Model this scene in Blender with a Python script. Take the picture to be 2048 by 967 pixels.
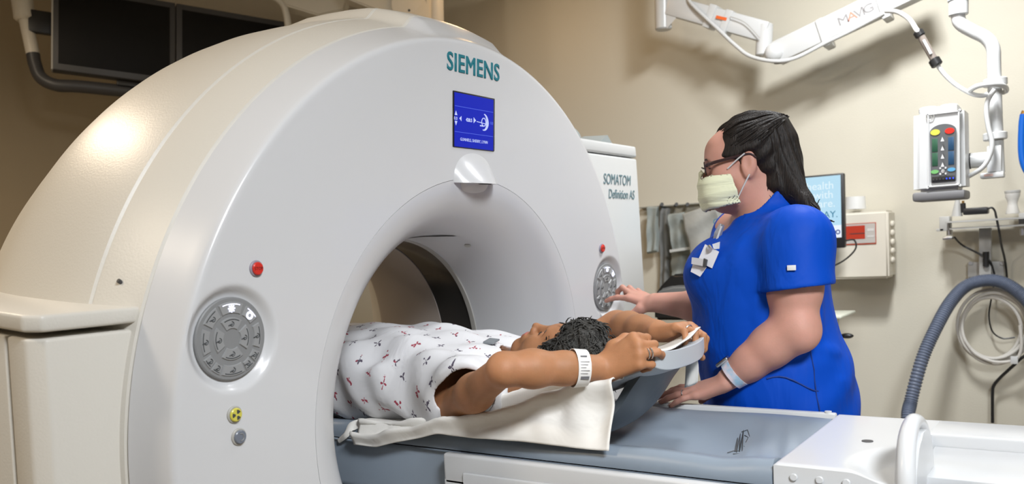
import bpy, bmesh, math, random
import numpy as np
from mathutils import Vector, Matrix
random.seed(7); np.random.seed(7)
for o in list(bpy.data.objects): bpy.data.objects.remove(o, do_unlink=True)
SC = bpy.context.scene
COL = SC.collection
PI = math.pi

# ------------------------------------------------------------------ camera
YAW, PITCH, ROLL, FPX = .6031, .0887, -.0527, 1695.36
CX, CY, ISO = 1024.0, 650.94, 1.02
CAM = np.array([1.2198, -1.5929, .3301]) * 1.1 + np.array([0, 0, ISO])
FW = np.array([-math.sin(YAW)*math.cos(PITCH), math.cos(YAW)*math.cos(PITCH), -math.sin(PITCH)])
_rt = np.array([math.cos(YAW), math.sin(YAW), 0]); _up = np.cross(_rt, FW)
RT = _rt*math.cos(ROLL) + _up*math.sin(ROLL); UP = -_rt*math.sin(ROLL) + _up*math.cos(ROLL)
cd = bpy.data.cameras.new('camera'); cam = bpy.data.objects.new('camera', cd); COL.objects.link(cam)
cam.matrix_world = Matrix([[RT[i], UP[i], -FW[i], CAM[i]] for i in range(3)] + [[0, 0, 0, 1]])
cd.sensor_fit = 'HORIZONTAL'; cd.sensor_width = 36; cd.lens = FPX/2048*36
cd.shift_y = (CY-483.5)/2048; cd.clip_start = .05
cd.dof.use_dof = True; cd.dof.focus_distance = 2.0; cd.dof.aperture_fstop = 4.0
SC.camera = cam

def at(x, y, **k):
    """the point where the sight line of a picture position meets a plane X=, Y=, Z= or depth D="""
    d = FW + RT*(x-CX)/FPX - UP*(y-CY)/FPX
    for a, v in k.items():
        if a == 'D': return CAM + d*v
        i = 'XYZ'.index(a); return CAM + d*(v-CAM[i])/d[i]

# ------------------------------------------------------------------ world, lights, exposure
SC.view_settings.view_transform = 'Standard'; SC.view_settings.look = 'None'
SC.view_settings.gamma = 1; SC.view_settings.use_curve_mapping = False
SC.view_settings.exposure = 0.0
w = bpy.data.worlds.new('world'); SC.world = w; w.use_nodes = True
w.node_tree.nodes['Background'].inputs[0].default_value = (1, .93, .84, 1)
w.node_tree.nodes['Background'].inputs[1].default_value = .04
def area(name, loc, target, size, power, col, spread=180, sy=None):
    l = bpy.data.lights.new(name, 'AREA'); l.energy = power; l.color = col; l.size = size
    if sy: l.shape = 'RECTANGLE'; l.size_y = sy
    l.spread = math.radians(spread)
    o = bpy.data.objects.new(name, l); COL.objects.link(o); o.location = loc
    o.rotation_euler = (Vector(target)-Vector(loc)).to_track_quat('-Z', 'Y').to_euler(); return o
area('rear_ceiling_panel', (.85, .95, 2.94), (.9, 1.9, 1.0), .30, 44, (.97, .985, 1.0), 150)
area('key_ceiling_panel', (2.2, -1.5, 2.93), (.7, -.1, .7), .7, 56, (.93, .965, 1.0), 100)
area('gantry_downlight', (-2.15, -.75, 2.92), (-1.4, -.75, 1.0), .22, 19, (1.0, .82, .62))
area('side_downlight', (-.9, -2.6, 2.92), (-.6, -1.6, 1.0), .3, 24, (1.0, .86, .68))
area('wall_downlight', (-1.0, 1.7, 2.92), (-1.0, 2.0, 0), .22, 3, (1.0, .60, .26))

# ------------------------------------------------------------------ materials
MATS = {}
def mat(name, col, rough=.5, metal=0, spec=.5, bump=None, var=0, vscale=8, coat=0, trans=0, emit=None, estr=0, sub=0, alpha=1, sheen=0):
    if name in MATS: return MATS[name]
    m = bpy.data.materials.new(name); m.use_nodes = True; nt = m.node_tree; b = nt.nodes['Principled BSDF']
    b.inputs['Base Color'].default_value = (*col, 1); b.inputs['Roughness'].default_value = rough
    b.inputs['Metallic'].default_value = metal; b.inputs['Specular IOR Level'].default_value = spec
    b.inputs['Coat Weight'].default_value = coat; b.inputs['Transmission Weight'].default_value = trans
    if sheen: b.inputs['Sheen Weight'].default_value = sheen
    if sub:
        b.inputs['Subsurface Weight'].default_value = sub; b.inputs['Subsurface Radius'].default_value = (.012, .004, .002); b.inputs['Subsurface Scale'].default_value = 1
    if emit: b.inputs['Emission Color'].default_value = (*emit, 1); b.inputs['Emission Strength'].default_value = estr
    tc = nt.nodes.new('ShaderNodeTexCoord')
    if var:
        n = nt.nodes.new('ShaderNodeTexNoise'); n.inputs['Scale'].default_value = vscale; n.inputs['Detail'].default_value = 4
        r = nt.nodes.new('ShaderNodeMapRange'); r.inputs[3].default_value = 1-var; r.inputs[4].default_value = 1+var
        mx = nt.nodes.new('ShaderNodeMix'); mx.data_type = 'RGBA'; mx.blend_type = 'MULTIPLY'; mx.inputs[0].default_value = 1
        mx.inputs[6].default_value = (*col, 1)
        nt.links.new(tc.outputs['Object'], n.inputs['Vector']); nt.links.new(n.outputs[0], r.inputs[0])
        nt.links.new(r.outputs[0], mx.inputs[7]); nt.links.new(mx.outputs[2], b.inputs['Base Color'])
    if bump:
        sc, st = bump; n = nt.nodes.new('ShaderNodeTexNoise'); n.inputs['Scale'].default_value = sc; n.inputs['Detail'].default_value = 3
        bp = nt.nodes.new('ShaderNodeBump'); bp.inputs['Strength'].default_value = st; bp.inputs['Distance'].default_value = .01
        nt.links.new(tc.outputs['Object'], n.inputs['Vector']); nt.links.new(n.outputs[0], bp.inputs['Height']); nt.links.new(bp.outputs[0], b.inputs['Normal'])
    MATS[name] = m; return m
M = dict(
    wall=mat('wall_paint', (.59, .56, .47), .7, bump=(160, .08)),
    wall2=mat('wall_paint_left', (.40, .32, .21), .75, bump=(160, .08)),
    ceil=mat('ceiling_tile', (.72, .68, .60), .9, bump=(60, .2)),
    floor=mat('vinyl_floor', (.42, .36, .28), .4, var=.1),
    gan=mat('gantry_white', (.62, .625, .64), .26, coat=.12),
    shell=mat('gantry_cream', (.66, .635, .58), .40, bump=(220, .06)),
    liner=mat('bore_liner', (.70, .70, .72), .3),
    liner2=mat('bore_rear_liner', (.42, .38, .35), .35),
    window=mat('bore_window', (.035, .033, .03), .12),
    seam=mat('seam_grey', (.42, .41, .38), .5),
    black=mat('black_plastic', (.012, .012, .013), .4),
    dark=mat('dark_grey_plastic', (.05, .05, .052), .45),
    screenoff=mat('monitor_glass_off', (.004, .004, .004), .55, spec=.2),
    white=mat('white_plastic', (.58, .59, .59), .3),
    tablew=mat('table_white', (.56, .57, .58), .28, coat=.15),
    offw=mat('cream_plastic', (.70, .66, .57), .4),
    grey=mat('light_grey_plastic', (.44, .47, .50), .35),
    panelg=mat('panel_grey', (.23, .235, .24), .45),
    keyg=mat('key_grey', (.29, .295, .30), .4),
    icon=mat('icon_dark', (.05, .055, .06), .5),
    vinyl=mat('grey_vinyl', (.225, .27, .325), .36, bump=(9, .25)),
    teal=mat('teal_ink', (0.0, .17, .22), .4),
    steel=mat('steel', (.6, .6, .6), .3, metal=1),
    red=mat('red_button', (.62, .03, .02), .3),
    yellow=mat('yellow_button', (.62, .56, .08), .3),
    btgrey=mat('grey_button', (.16, .18, .22), .3),
)
def emis(name, col, s=1.0):
    m = bpy.data.materials.new(name); m.use_nodes = True; b = m.node_tree.nodes['Principled BSDF']
    b.inputs['Base Color'].default_value = (*[c*.05 for c in col], 1); b.inputs['Roughness'].default_value = .4; b.inputs['Specular IOR Level'].default_value = .15
    b.inputs['Emission Color'].default_value = (*col, 1); b.inputs['Emission Strength'].default_value = s; return m

# ------------------------------------------------------------------ helpers
def link(name, me, m, parent=None, smooth=True):
    o = bpy.data.objects.new(name, me); COL.objects.link(o)
    if m is not None:
        for mm in (m if isinstance(m, (list, tuple)) else [m]): me.materials.append(mm)
    if smooth:
        me.polygons.foreach_set('use_smooth', [True]*len(me.polygons))
        if smooth != 'full': me.set_sharp_from_angle(angle=math.radians(38 if smooth is True else smooth))
    if parent is not None: o.parent = parent
    return o
def mesh(name, verts, faces, m, parent=None, smooth=True):
    me = bpy.data.meshes.new(name); me.from_pydata([tuple(map(float, v)) for v in verts], [], [tuple(map(int, f)) for f in faces]); me.update()
    bm = bmesh.new(); bm.from_mesh(me); bmesh.ops.recalc_face_normals(bm, faces=bm.faces); bm.to_mesh(me); bm.free()
    return link(name, me, m, parent, smooth)
def obj(name, bm, m, parent=None, smooth=True):
    bmesh.ops.recalc_face_normals(bm, faces=bm.faces)
    me = bpy.data.meshes.new(name); bm.to_mesh(me); bm.free(); return link(name, me, m, parent, smooth)
def tag(o, label=None, cat=None, group=None, kind=None):
    for k, v in (('label', label), ('category', cat), ('group', group), ('kind', kind)):
        if v: o[k] = v
    return o
def thing(name, label, cat, loc=(0, 0, 0), group=None):
    o = bpy.data.objects.new(name, None); COL.objects.link(o); o.location = loc; o.empty_display_size = .05
    return tag(o, label, cat, group)
def lab(o, label): o['label'] = label; return o
def bx(bm, lo, hi, bev=0, seg=2, xf=None):
    lo, hi = Vector(lo), Vector(hi); c = (lo+hi)/2; s = hi-lo
    r = bmesh.ops.create_cube(bm, size=1, matrix=Matrix.Translation(c) @ Matrix.Diagonal((*s, 1)))
    vs = r['verts']
    if bev:
        es = list({e for v in vs for e in v.link_edges})
        rr = bmesh.ops.bevel(bm, geom=es, offset=bev, segments=seg, affect='EDGES', profile=.5)
        vs = list({v for v in rr['verts']} | {v for v in vs if v.is_valid})
    if xf is not None: bmesh.ops.transform(bm, matrix=xf, verts=vs)
    return vs
def box(name, lo, hi, m, parent=None, bev=.004, seg=2, xf=None):
    bm = bmesh.new(); bx(bm, lo, hi, bev, seg, xf); return obj(name, bm, m, parent)
def catmull(P, n=8, closed=False):
    P = np.array(P, float); out = []; N = len(P)
    for i in range(N if closed else N-1):
        if closed: a, b, c, d = P[(i-1) % N], P[i], P[(i+1) % N], P[(i+2) % N]
        else: a, b, c, d = P[max(i-1, 0)], P[i], P[i+1], P[min(i+2, N-1)]
        for t in np.linspace(0, 1, n, endpoint=False):
            out.append(.5*((2*b)+(c-a)*t+(2*a-5*b+4*c-d)*t*t+(3*b-a-3*c+d)*t**3))
    if not closed: out.append(P[-1])
    return np.array(out)
def tube_geo(P, R, seg=12, closed=False, cap=True, flat=None):
    """verts, faces of a tube along points P with radius R (number or list); flat=(axis, ratio) squashes the section"""
    P = np.array(P, float); n = len(P); R = np.broadcast_to(np.array(R, float), (n,)) if np.ndim(R) == 0 else np.interp(np.linspace(0, 1, n), np.linspace(0, 1, len(R)), R)
    T = np.roll(P, -1, 0)-np.roll(P, 1, 0) if closed else np.gradient(P, axis=0)
    T /= np.linalg.norm(T, axis=1)[:, None]+1e-12
    u = np.cross(T[0], [0, 0, 1]);  u = u if np.linalg.norm(u) > .1 else np.cross(T[0], [0, 1, 0])
    if flat is not None: u = np.array(flat[0], float)
    V = []
    for i in range(n):
        u = (np.array(flat[0], float) if flat is not None else u); u = u-T[i]*(u@T[i]); u /= np.linalg.norm(u); v = np.cross(T[i], u)
        for k in range(seg):
            a = 2*PI*k/seg; V.append(P[i]+R[i]*(math.cos(a)*u*(flat[1] if flat is not None else 1)+math.sin(a)*v))
    Fc = []
    for i in range(n if closed else n-1):
        j = (i+1) % n
        for k in range(seg): Fc.append((i*seg+k, i*seg+(k+1) % seg, j*seg+(k+1) % seg, j*seg+k))
    if cap and not closed:
        Fc.append(tuple(range(seg))[::-1]); Fc.append(tuple((n-1)*seg+k for k in range(seg)))
    return V, Fc
def tube(name, P, R, m, parent=None, seg=12, n=8, closed=False, smooth=True, flat=None):
    Q = catmull(P, n, closed) if n > 1 else np.array(P, float)
    V, Fc = tube_geo(Q, R, seg, closed, flat=flat); return mesh(name, V, Fc, m, parent, smooth)
def join_geo(parts):
    V, Fc = [], []
    for v, f in parts:
        o = len(V); V += list(v); Fc += [tuple(i+o for i in q) for q in f]
    return V, Fc
def cyl(name, a, b, r, m, parent=None, seg=24, r2=None, bev=0):
    a, b = np.array(a, float), np.array(b, float)
    if bev:
        d = (b-a)/np.linalg.norm(b-a); P = [a, a+d*.0001, a+d*bev, b-d*bev, b-d*.0001, b]; r2 = r if r2 is None else r2
        R = [r-bev, r-bev, r, r2, r2-bev, r2-bev]; 
        V, Fc = [], []
        V, Fc = tube_geo(P, 1.0, seg)
        V = [np.array(P[i//seg])+(np.array(v)-P[i//seg])*R[i//seg] for i, v in enumerate(V)]
    else:
        V, Fc = tube_geo([a, b], 1.0, seg); rr = (r, r if r2 is None else r2)
        V = [[a, b][i//seg]+(np.array(v)-[a, b][i//seg])*rr[i//seg] for i, v in enumerate(V)]
    return mesh(name, V, Fc, m, parent)
def grid_faces(nu, nv, cu=False, cv=False):
    F_ = []
    for i in range(nu if cu else nu-1):
        for j in range(nv if cv else nv-1):
            a, b = (i+1) % nu, (j+1) % nv; F_.append((i*nv+j, a*nv+j, a*nv+b, i*nv+b))
    return F_
def text(name, s, M4, size, m, parent=None, ext=.0006, bold=0, align='CENTER', sx=1.0, space=1.0):
    c = bpy.data.curves.new(name, 'FONT'); c.body = s; c.size = size; c.extrude = ext; c.bevel_depth = bold; c.bevel_resolution = 0; c.resolution_u = 4
    c.align_x = align; c.align_y = 'CENTER'; c.space_character = space
    t = bpy.data.objects.new(name, c); COL.objects.link(t); bpy.context.view_layer.update()
    me = bpy.data.meshes.new_from_object(t.evaluated_get(bpy.context.evaluated_depsgraph_get()))
    bpy.data.objects.remove(t, do_unlink=True); bpy.data.curves.remove(c); me.materials.clear()
    o = link(name, me, m, parent, False); o.matrix_local = M4 @ Matrix.Diagonal((sx, 1, 1, 1)); return o
def frame(o, x, y):
    """4x4 with text x axis, y axis"""
    x = Vector(x).normalized(); y = Vector(y); y = (y-x*x.dot(y)).normalized(); z = x.cross(y)
    return Matrix([[x[i], y[i], z[i], o[i]] for i in range(3)] + [[0, 0, 0, 1]])

# ------------------------------------------------------------------ the room
XL, XR, YB, YF, ZC = -3.4, 4.2, 2.4, -4.2, 3.0
def slab(name, lo, hi, m): return tag(box(name, lo, hi, m, None, 0), kind='structure')
slab('floor', (XL-.1, YF-.1, -.1), (XR+.1, YB+.1, 0), M['floor'])
slab('ceiling', (XL-.1, YF-.1, ZC), (XR+.1, YB+.1, ZC+.1), M['ceil'])
slab('wall_back', (XL-.1, YB, 0), (XR+.1, YB+.1, ZC), M['wall'])
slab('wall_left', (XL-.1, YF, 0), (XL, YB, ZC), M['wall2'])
slab('wall_right', (XR, YF, 0), (XR+.1, YB, ZC), M['wall'])
slab('wall_front', (XL-.1, YF-.1, 0), (XR+.1, YF, ZC), M['wall'])
slab('baseboard_back', (XL, YB-.012, 0), (XR, YB, .1), M['dark'])

# ------------------------------------------------------------------ CT gantry
TAU = .0744
gt = thing('ct_gantry', 'huge white ring shaped CT scanner gantry with blue display and round bore', 'ct scanner', (-ISO*math.sin(TAU), 0, ISO*(1-math.cos(TAU))))
gt.rotation_euler = (0, TAU, 0)
def G(g, u, w): return (g, u, w+ISO)
def Gw(g, u, w):
    """gantry coordinates to room coordinates"""
    return np.array([g*math.cos(TAU)+w*math.sin(TAU), u, ISO-g*math.sin(TAU)+w*math.cos(TAU)])
PU, PV = .7455, .2256
def sst(a, b, x):
    t = np.clip((x-a)/(b-a), 0, 1); return t*t*(3-2*t)
def lathe_part(name, prof, m, na=360, closed_loop=False, cap_bump=False, dish=False):
    prof = np.array(prof, float); a = np.linspace(0, 2*PI, na, endpoint=False)
    g = np.repeat(prof[None, :, 0], na, 0); r = np.repeat(prof[None, :, 1], na, 0); A = np.repeat(a[:, None], len(prof), 1)
    if cap_bump:
        d = np.degrees((A+PI) % (2*PI)-PI)
        k = sst(-10.5, -7.5, d)*(1-sst(10.0, 11.6, d))
        r = r+k*.028*sst(.012, -.06, -np.abs(g))*0 + k*.026*sst(.0, 1, np.clip((-g-.012)/.06, 0, 1))*(1-sst(.5, .62, -g))
    u = r*np.sin(A); w_ = r*np.cos(A)
    if dish:
        for s in (-1, 1):
            dd = np.hypot(u-s*PU, w_-PV); g = g-.017*(1-sst(.080, .104, dd))
    V = np.stack([g, u, w_+ISO], -1).reshape(-1, 3)
    return mesh(name, V, grid_faces(na, len(prof), cu=True), m, gt, smooth=30)
lip = [(-.27, .392), (-.235, .394), (-.20, .398), (-.165, .404), (-.13, .413), (-.10, .423), (-.07, .438), (-.045, .456), (-.025, .477), (-.011, .502), (-.003, .528), (-.0005, .545)]
lathe_part('bore_flare', lip+[(0, .5495), (-.004, .5497)], M['gan'], 300)
face_prof = [(-.004, .5503), (0, .5506)]+[(0, r) for r in np.linspace(.556, .874, 80)]+[(-.0008, .8785), (-.003, .8825), (-.0065, .8855), (-.012, .888), (-.03, .8945), (-.06, .906), (-.086, .9165), (-.089, .912)]
lathe_part('front_cover', face_prof, M['gan'], 1000, cap_bump=True, dish=True)
lathe_part('side_band', [(-.089, .912), (-.091, .912), (-.094, .919), (-.11, .924), (-.15, .936), (-.195, .947), (-.200, .948), (-.203, .943)], M['shell'], 720, cap_bump=True)
lathe_part('rear_shell', [(-.203, .943), (-.206, .943), (-.210, .950), (-.24, .954), (-.3, .957), (-.38, .957), (-.45, .955), (-.52, .947), (-.56, .94), (-.60, .930), (-.65, .914), (-.70, .895), (-.80, .857), (-.90, .818), (-.97, .784), (-.995, .765), (-1.0, .74), (-.98, .66), (-.88, .60), (-.83, .56), (-.80, .52)], M['shell'], 720, cap_bump=True)
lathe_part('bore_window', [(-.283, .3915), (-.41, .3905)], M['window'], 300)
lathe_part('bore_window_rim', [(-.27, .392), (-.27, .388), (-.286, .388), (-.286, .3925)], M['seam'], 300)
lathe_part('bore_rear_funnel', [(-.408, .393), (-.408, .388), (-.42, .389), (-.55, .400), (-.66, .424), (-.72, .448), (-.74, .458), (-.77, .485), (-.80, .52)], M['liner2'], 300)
# lower plinth
box('plinth', G(-.92, -.72, -ISO), G(-.06, .72, -.80), M['shell'], gt, .03, 3)
# laser hood above the bore
def hood():
    V = []; nw, nu = 18, 25
    for w_ in np.linspace(.538, .617, nw):
        t = (w_-.538)/.079; hw = .0815*max(1-t**2.6, 0)**.5+.002; p = .052*(1-t**1.6)*(.25+.75*(1-t))+.001
        for k in np.linspace(-1, 1, nu): V.append(G(p*max(1-abs(k)**2.2, 0)**.8-.002, hw*k, w_))
    F_ = grid_faces(nw, nu); n0 = len(V); V.append(G(-.02, -.0815, .538)); V.append(G(-.02, .0815, .538))
    F_.append(tuple(range(nu))+(n0+1, n0)); return mesh('laser_hood', V, F_, M['gan'], gt, 50)
hd = hood()
cyl('camera_lens', G(.022, .02, .5365), G(.022, .02, .541), .016, M['icon'], hd, 20)
def nose():
    V = []; n, m_ = 14, 20
    for i, w_ in enumerate(np.linspace(.538, .478, n)):
        t = i/(n-1); hw = .058*(1-t**2)**.5+.0005; gb = -.002-.05*t**1.5
        for k in np.linspace(-1, 1, m_): V.append(G(gb+.012*(1-t)*(1-k*k)**.5, .006+hw*k, w_))
    return mesh('hood_chin', V, grid_faces(n, m_), M['gan'], gt, 60)
nose()
# slots in the flare
def flare_r(g): return float(np.interp(-g, [-p[0] for p in lip[::-1]], [p[1] for p in lip[::-1]]))
def flare_pt(g, a, off=0): r = flare_r(g)-off; return np.array(G(g, r*math.sin(a), r*math.cos(a)))
def slot():
    top, bot = [], []
    for i in range(24):
        t = i/23; a = -.10+t*.335; g = -.205+.075*t**1.2; hgt = .0105*(math.sin(PI*min(max(t, .0), 1)**.7))**.6
        top.append(flare_pt(g+hgt, a, .0015)); bot.append(flare_pt(g-hgt, a, .0015))
    V = top+bot; return mesh('microphone_slot', V, [(i, i+1, 25+i, 24+i) for i in range(23)], M['dark'], gt)
slot()
a0 = .42; V = [flare_pt(-.145+.010*math.cos(t), a0+.022*math.sin(t), .0015) for t in np.linspace(0, 2*PI, 16, endpoint=False)]
mesh('flare_dimple', V, [tuple(range(16))], M['seam'], gt)
# display
scr = box('display_recess_edge', G(-.01, -.0868, .624), G(.0035, .0868, .7585), M['black'], gt, .002)  # black border imitates the dark wall of the recess that holds the screen
sm = emis('display_blue', (.008, .022, .55), .8); sw = emis('display_ink', (.55, .62, .95), 1.0); sl = emis('display_line', (.10, .16, .75), 1.0)
GX = Vector((1, 0, 0)); 
def onface(g, u, w_): return frame(G(g, u, w_), (0, 1, 0), (0, 0, 1))
mesh('display_screen', [G(.0040, -.0848, .6255), G(.0040, .0790, .6255), G(.0040, .0790, .7545), G(.0040, -.0848, .7545)], [(0, 1, 2, 3)], sm, scr, False)
for w_ in (.722, .6605): box('display_rule', G(.004, -.083, w_), G(.0046, .077, w_+.0010), sl, scr, 0)
text('display_name', 'GUNNELS, SHERRY, LYNN', onface(.0045, -.004, .644), .0105, sw, scr, .0002, sx=.95)
text('display_number', '428.5', onface(.0045, -.026, .693), .0115, sw, scr, .0002, .0003)
text('display_side_number', '0.0', onface(.0045, -.080, .6925), .011, sw, scr, .0002)
text('display_side_number', '0.0', onface(.0045, .071, .694), .010, sl, scr, .0002)
def tri(u, w_, s, dirn):
    p = {'u': [(-s, -s), (s, -s), (0, s)], 'r': [(-s*.6, -s), (-s*.6, s), (s*.8, 0)], 'l': [(s*.6, -s), (s*.6, s), (-s*.8, 0)], 'd': [(-s, s), (s, s), (0, -s)]}[dirn]
    mesh('display_arrow', [G(.0046, u+a, w_+b) for a, b in p], [(0, 1, 2)], sw, scr, False)
tri(-.079, .706, .0055, 'u'); tri(-.079, .681, .0055, 'd'); tri(-.061, .694, .0065, 'l'); tri(-.003, .695, .0075, 'r')
V, F_ = join_geo([tube_geo([G(.0046, .036+.020*math.sin(t)*.75, .694+.020*math.cos(t)) for t in np.linspace(.1, 3.4, 20)], [.001, .0045, .001], 6),
                  tube_geo([G(.0046, .036+.009*math.sin(t), .694+.010*math.cos(t)) for t in np.linspace(0, 2*PI, 20)], .0011, 6),
                  tube_geo([G(.0046, .006, .693), G(.0046, .046, .690)], .0009, 6), tube_geo([G(.0046, .02, .684), G(.0046, .034, .684)], .0016, 6)])
mesh('display_gantry_icon', V, F_, sw, scr)
# maker lettering
text('maker_lettering', 'SIEMENS', onface(.0005, 0, .8235), .0600, M['teal'], gt, .0008, .0011, sx=.93, space=1.07)
# control panels
lit = emis('lit_icon', (.75, .78, 1.0), 2.2)
def sector(bm, r0, r1, a0, a1, depth, inset=.0015, n=10):
    ar = np.linspace(a0, a1, n); V = []
    for (ri, ro, da, g) in ((r0, r1, 0, 0), (r0+inset, r1-inset, inset/((r0+r1)/2), depth)):
        aa = np.linspace(a0+da, a1-da, n)
        V.append([bm.verts.new((g, ro*math.sin(t), ro*math.cos(t))) for t in aa]+[bm.verts.new((g, ri*math.sin(t), ri*math.cos(t))) for t in aa[::-1]])
    A, B = V; N = len(A)
    bm.faces.new(B)
    for i in range(N): bm.faces.new((A[i], A[(i+1) % N], B[(i+1) % N], B[i]))
def control_panel(s):
    base = np.array(G(-.016, s*PU, PV)); kids = []
    p = cyl('control_panel', base, base+np.array([.008, 0, 0]), .0785, M['panelg'], gt, 64, bev=.002)
    def put(o): o.location = base+np.array([.0078, 0, 0]); return o
    def key(r0, r1, deg, half, icon=None):
        bm = bmesh.new(); sector(bm, r0, r1, math.radians(deg-half), math.radians(deg+half), .0028)
        k = put(obj('panel_key', bm, M['keyg'], p, 20))
        rm = (r0+r1)/2-.0015; u, w_ = rm*math.sin(math.radians(deg)), rm*math.cos(math.radians(deg)); im = M['icon'] if icon is None else lit
        bm = bmesh.new(); sector(bm, r1-.0052, r1-.0034, math.radians(deg-half*.72), math.radians(deg+half*.72), .0003, .0001)
        b = obj('key_line', bm, im, k); b.location = (.0029, 0, 0)
        # small pictogram: a ring with a short arrow
        pts = [(.0031, u+.0042*math.sin(t), w_+.0042*math.cos(t)) for t in np.linspace(0, 4.6, 12)]
        g_ = [tube_geo(pts, .0009, 5), tube_geo([(.0031, u-.008, w_-.003), (.0031, u+.001, w_)], .0011, 5)]
        if icon == 'sun': g_ = [tube_geo([(.0031, u-.0075*math.sin(t), w_-.0075*math.cos(t)), (.0031, u+.0075*math.sin(t), w_+.0075*math.cos(t))], .0015, 5) for t in np.linspace(0, PI, 5)[:-1]]
        if icon == 'ring': g_ = [tube_geo([(.0031, u+.006*math.sin(t), w_+.006*math.cos(t)) for t in np.linspace(0, 2*PI, 14)], .0022, 5)]
        V, F_ = join_geo(g_); mesh('key_icon', V, F_, im, k)
    for dg in (0, 90, 180, 270): key(.019, .041, dg, 37)
    key(.048, .070, 0, 24, 'sun'); key(.048, .070, 45, 15, 'ring'); key(.048, .070, -45, 17)
    for dg in (90, -90): key(.050, .068, dg, 22)
    key(.050, .071, 180, 23)
    for dg in (-126, -146, 126, 146): key(.053, .072, dg, 9)
    return p
for s in (-1, 1): control_panel(s)
def pushbutton(nm, u, w_, m, r=.0165):
    b = cyl(nm, G(-.004, u, w_), G(.004, u, w_), r, M['seam'] if nm != 'stop_button' else mat('button_ring', (.30, .27, .33), .4), gt, 28, bev=.0015)
    cyl('button_cap', G(.003, u, w_), G(.0085, u, w_), r*.8, m, b, 28, bev=.0018); return b
for s in (-1, 1):
    b = pushbutton('stop_button', s*.691, .3553, M['red'], .0155); text('button_word', 'STOP', onface(.0087, s*.691, .3553), .0085, mat('dark_red_ink', (.10, .01, .01), .5), b, .0002)
b = pushbutton('radiation_button', -.752, .083, M['yellow'])
for k in range(3):
    bm = bmesh.new(); sector(bm, .0028, .0098, math.radians(k*120+30-28), math.radians(k*120+30+28), .0004, .0001); o = obj('trefoil_blade', bm, M['icon'], b); o.location = G(.0086, -.752, .083)
b = pushbutton('intercom_button', -.744, .0385, M['btgrey'])
V, F_ = tube_geo([G(.0088, -.744+.006*math.sin(t), .0385+.007*math.cos(t)) for t in np.linspace(-.4, 3.4, 14)], .0011, 5); mesh('intercom_mark', V, F_, M['panelg'], b)
cyl('cover_screw', np.array(G(-.15, -.872, .33)), np.array(G(-.15, -.880, .336)), .004, M['dark'], gt, 10)
# near side cover with lid
def prism(name, poly, w0, w1, m, bev=.008):
    bm = bmesh.new(); A = [bm.verts.new(G(g, u, w0)) for g, u in poly]; B = [bm.verts.new(G(g, u, w1)) for g, u in poly]
    bm.faces.new(A); bm.faces.new(B)
    for i in range(len(A)): bm.faces.new((A[i], A[(i+1) % len(A)], B[(i+1) % len(A)], B[i]))
    bmesh.ops.recalc_face_normals(bm, faces=bm.faces)
    bmesh.ops.bevel(bm, geom=list(bm.edges), offset=bev, segments=3, affect='EDGES', profile=.5)
    return obj(name, bm, m, gt)
prism('side_cover_lid', [(-.098, -.80), (-.098, -.872), (-.10, -1.045), (-.125, -1.066), (-.98, -1.066), (-.98, -.80)], .262, .291, M['shell'], .006)
prism('side_cover_panel', [(-.102, -.80), (-.102, -.876), (-.108, -1.036), (-.135, -1.058), (-.195, -1.058), (-.195, -.80)], -.96, .250, M['shell'], .006)
prism('side_cover_panel', [(-.203, -1.058), (-.965, -1.058), (-.965, -.80), (-.203, -.80)], -.96, .250, M['shell'], .004)
cyl('cover_latch', G(-.095, -.868, .246), G(-.088, -.868, .252), .006, M['dark'], gt, 12)
# far side tower
def tower():
    t_, b_ = .672, -.98
    def quad(w_): k = (t_-w_)/1.0; return [(-.10, .62), (-.10, 1.135+.205*k), (-.14, 1.175+.205*k), (-.60, 1.175+.205*k), (-.60, .62)]
    def loft(name, wa, wb, m, bev):
        bm = bmesh.new(); A = [bm.verts.new(G(g, u, wa)) for g, u in quad(wa)]; B = [bm.verts.new(G(g, u, wb)) for g, u in quad(wb)]
        bm.faces.new(A); bm.faces.new(B)
        for i in range(5): bm.faces.new((A[i], A[(i+1) % 5], B[(i+1) % 5], B[i]))
        bmesh.ops.recalc_face_normals(bm, faces=bm.faces)
        bmesh.ops.bevel(bm, geom=list(bm.edges), offset=bev, segments=3, affect='EDGES', profile=.5); return obj(name, bm, m, gt)
    loft('side_tower', b_, .668, M['white'], .008); loft('side_tower_lid', .672, .712, M['white'], .008)
tower()
ink = mat('model_ink', (.13, .22, .25), .5)
text('model_lettering', 'SOMATOM', onface(-.0985, .985, .585), .052, ink, gt, .0005, 0, sx=.82)
text('model_lettering', 'Definition AS', onface(-.0985, 1.022, .535), .046, ink, gt, .0005, 0, sx=.82)
# ------------------------------------------------------------------ patient table
TY = .015                      # middle line of the table
tb = thing('patient_table', 'white scanner table with grey vinyl cradle running out of the bore', 'scanner table')
tb.location = (1.0, TY, 0)
def T(x, y, z): return (x-1.0, y-TY, z)
box('pedestal', T(.55, -.22, 0), T(2.3, .24, .62), M['tablew'], tb, .03, 3)
box('side_cover', T(.10, -.262, .60), T(2.75, .292, .868), M['tablew'], tb, .006, 3)
for y0, y1 in ((-.262, -.238), (.262, .292)): box('top_rail', T(.10, y0, .85), T(2.75, y1, .925), M['tablew'], tb, .008, 3)
box('rear_deck', T(.86, -.24, .86), T(2.74, .265, .90), M['tablew'], tb, .004)
box('side_trim', T(.16, -.268, .70), T(2.6, -.258, .885), M['tablew'], tb, .004)
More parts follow.
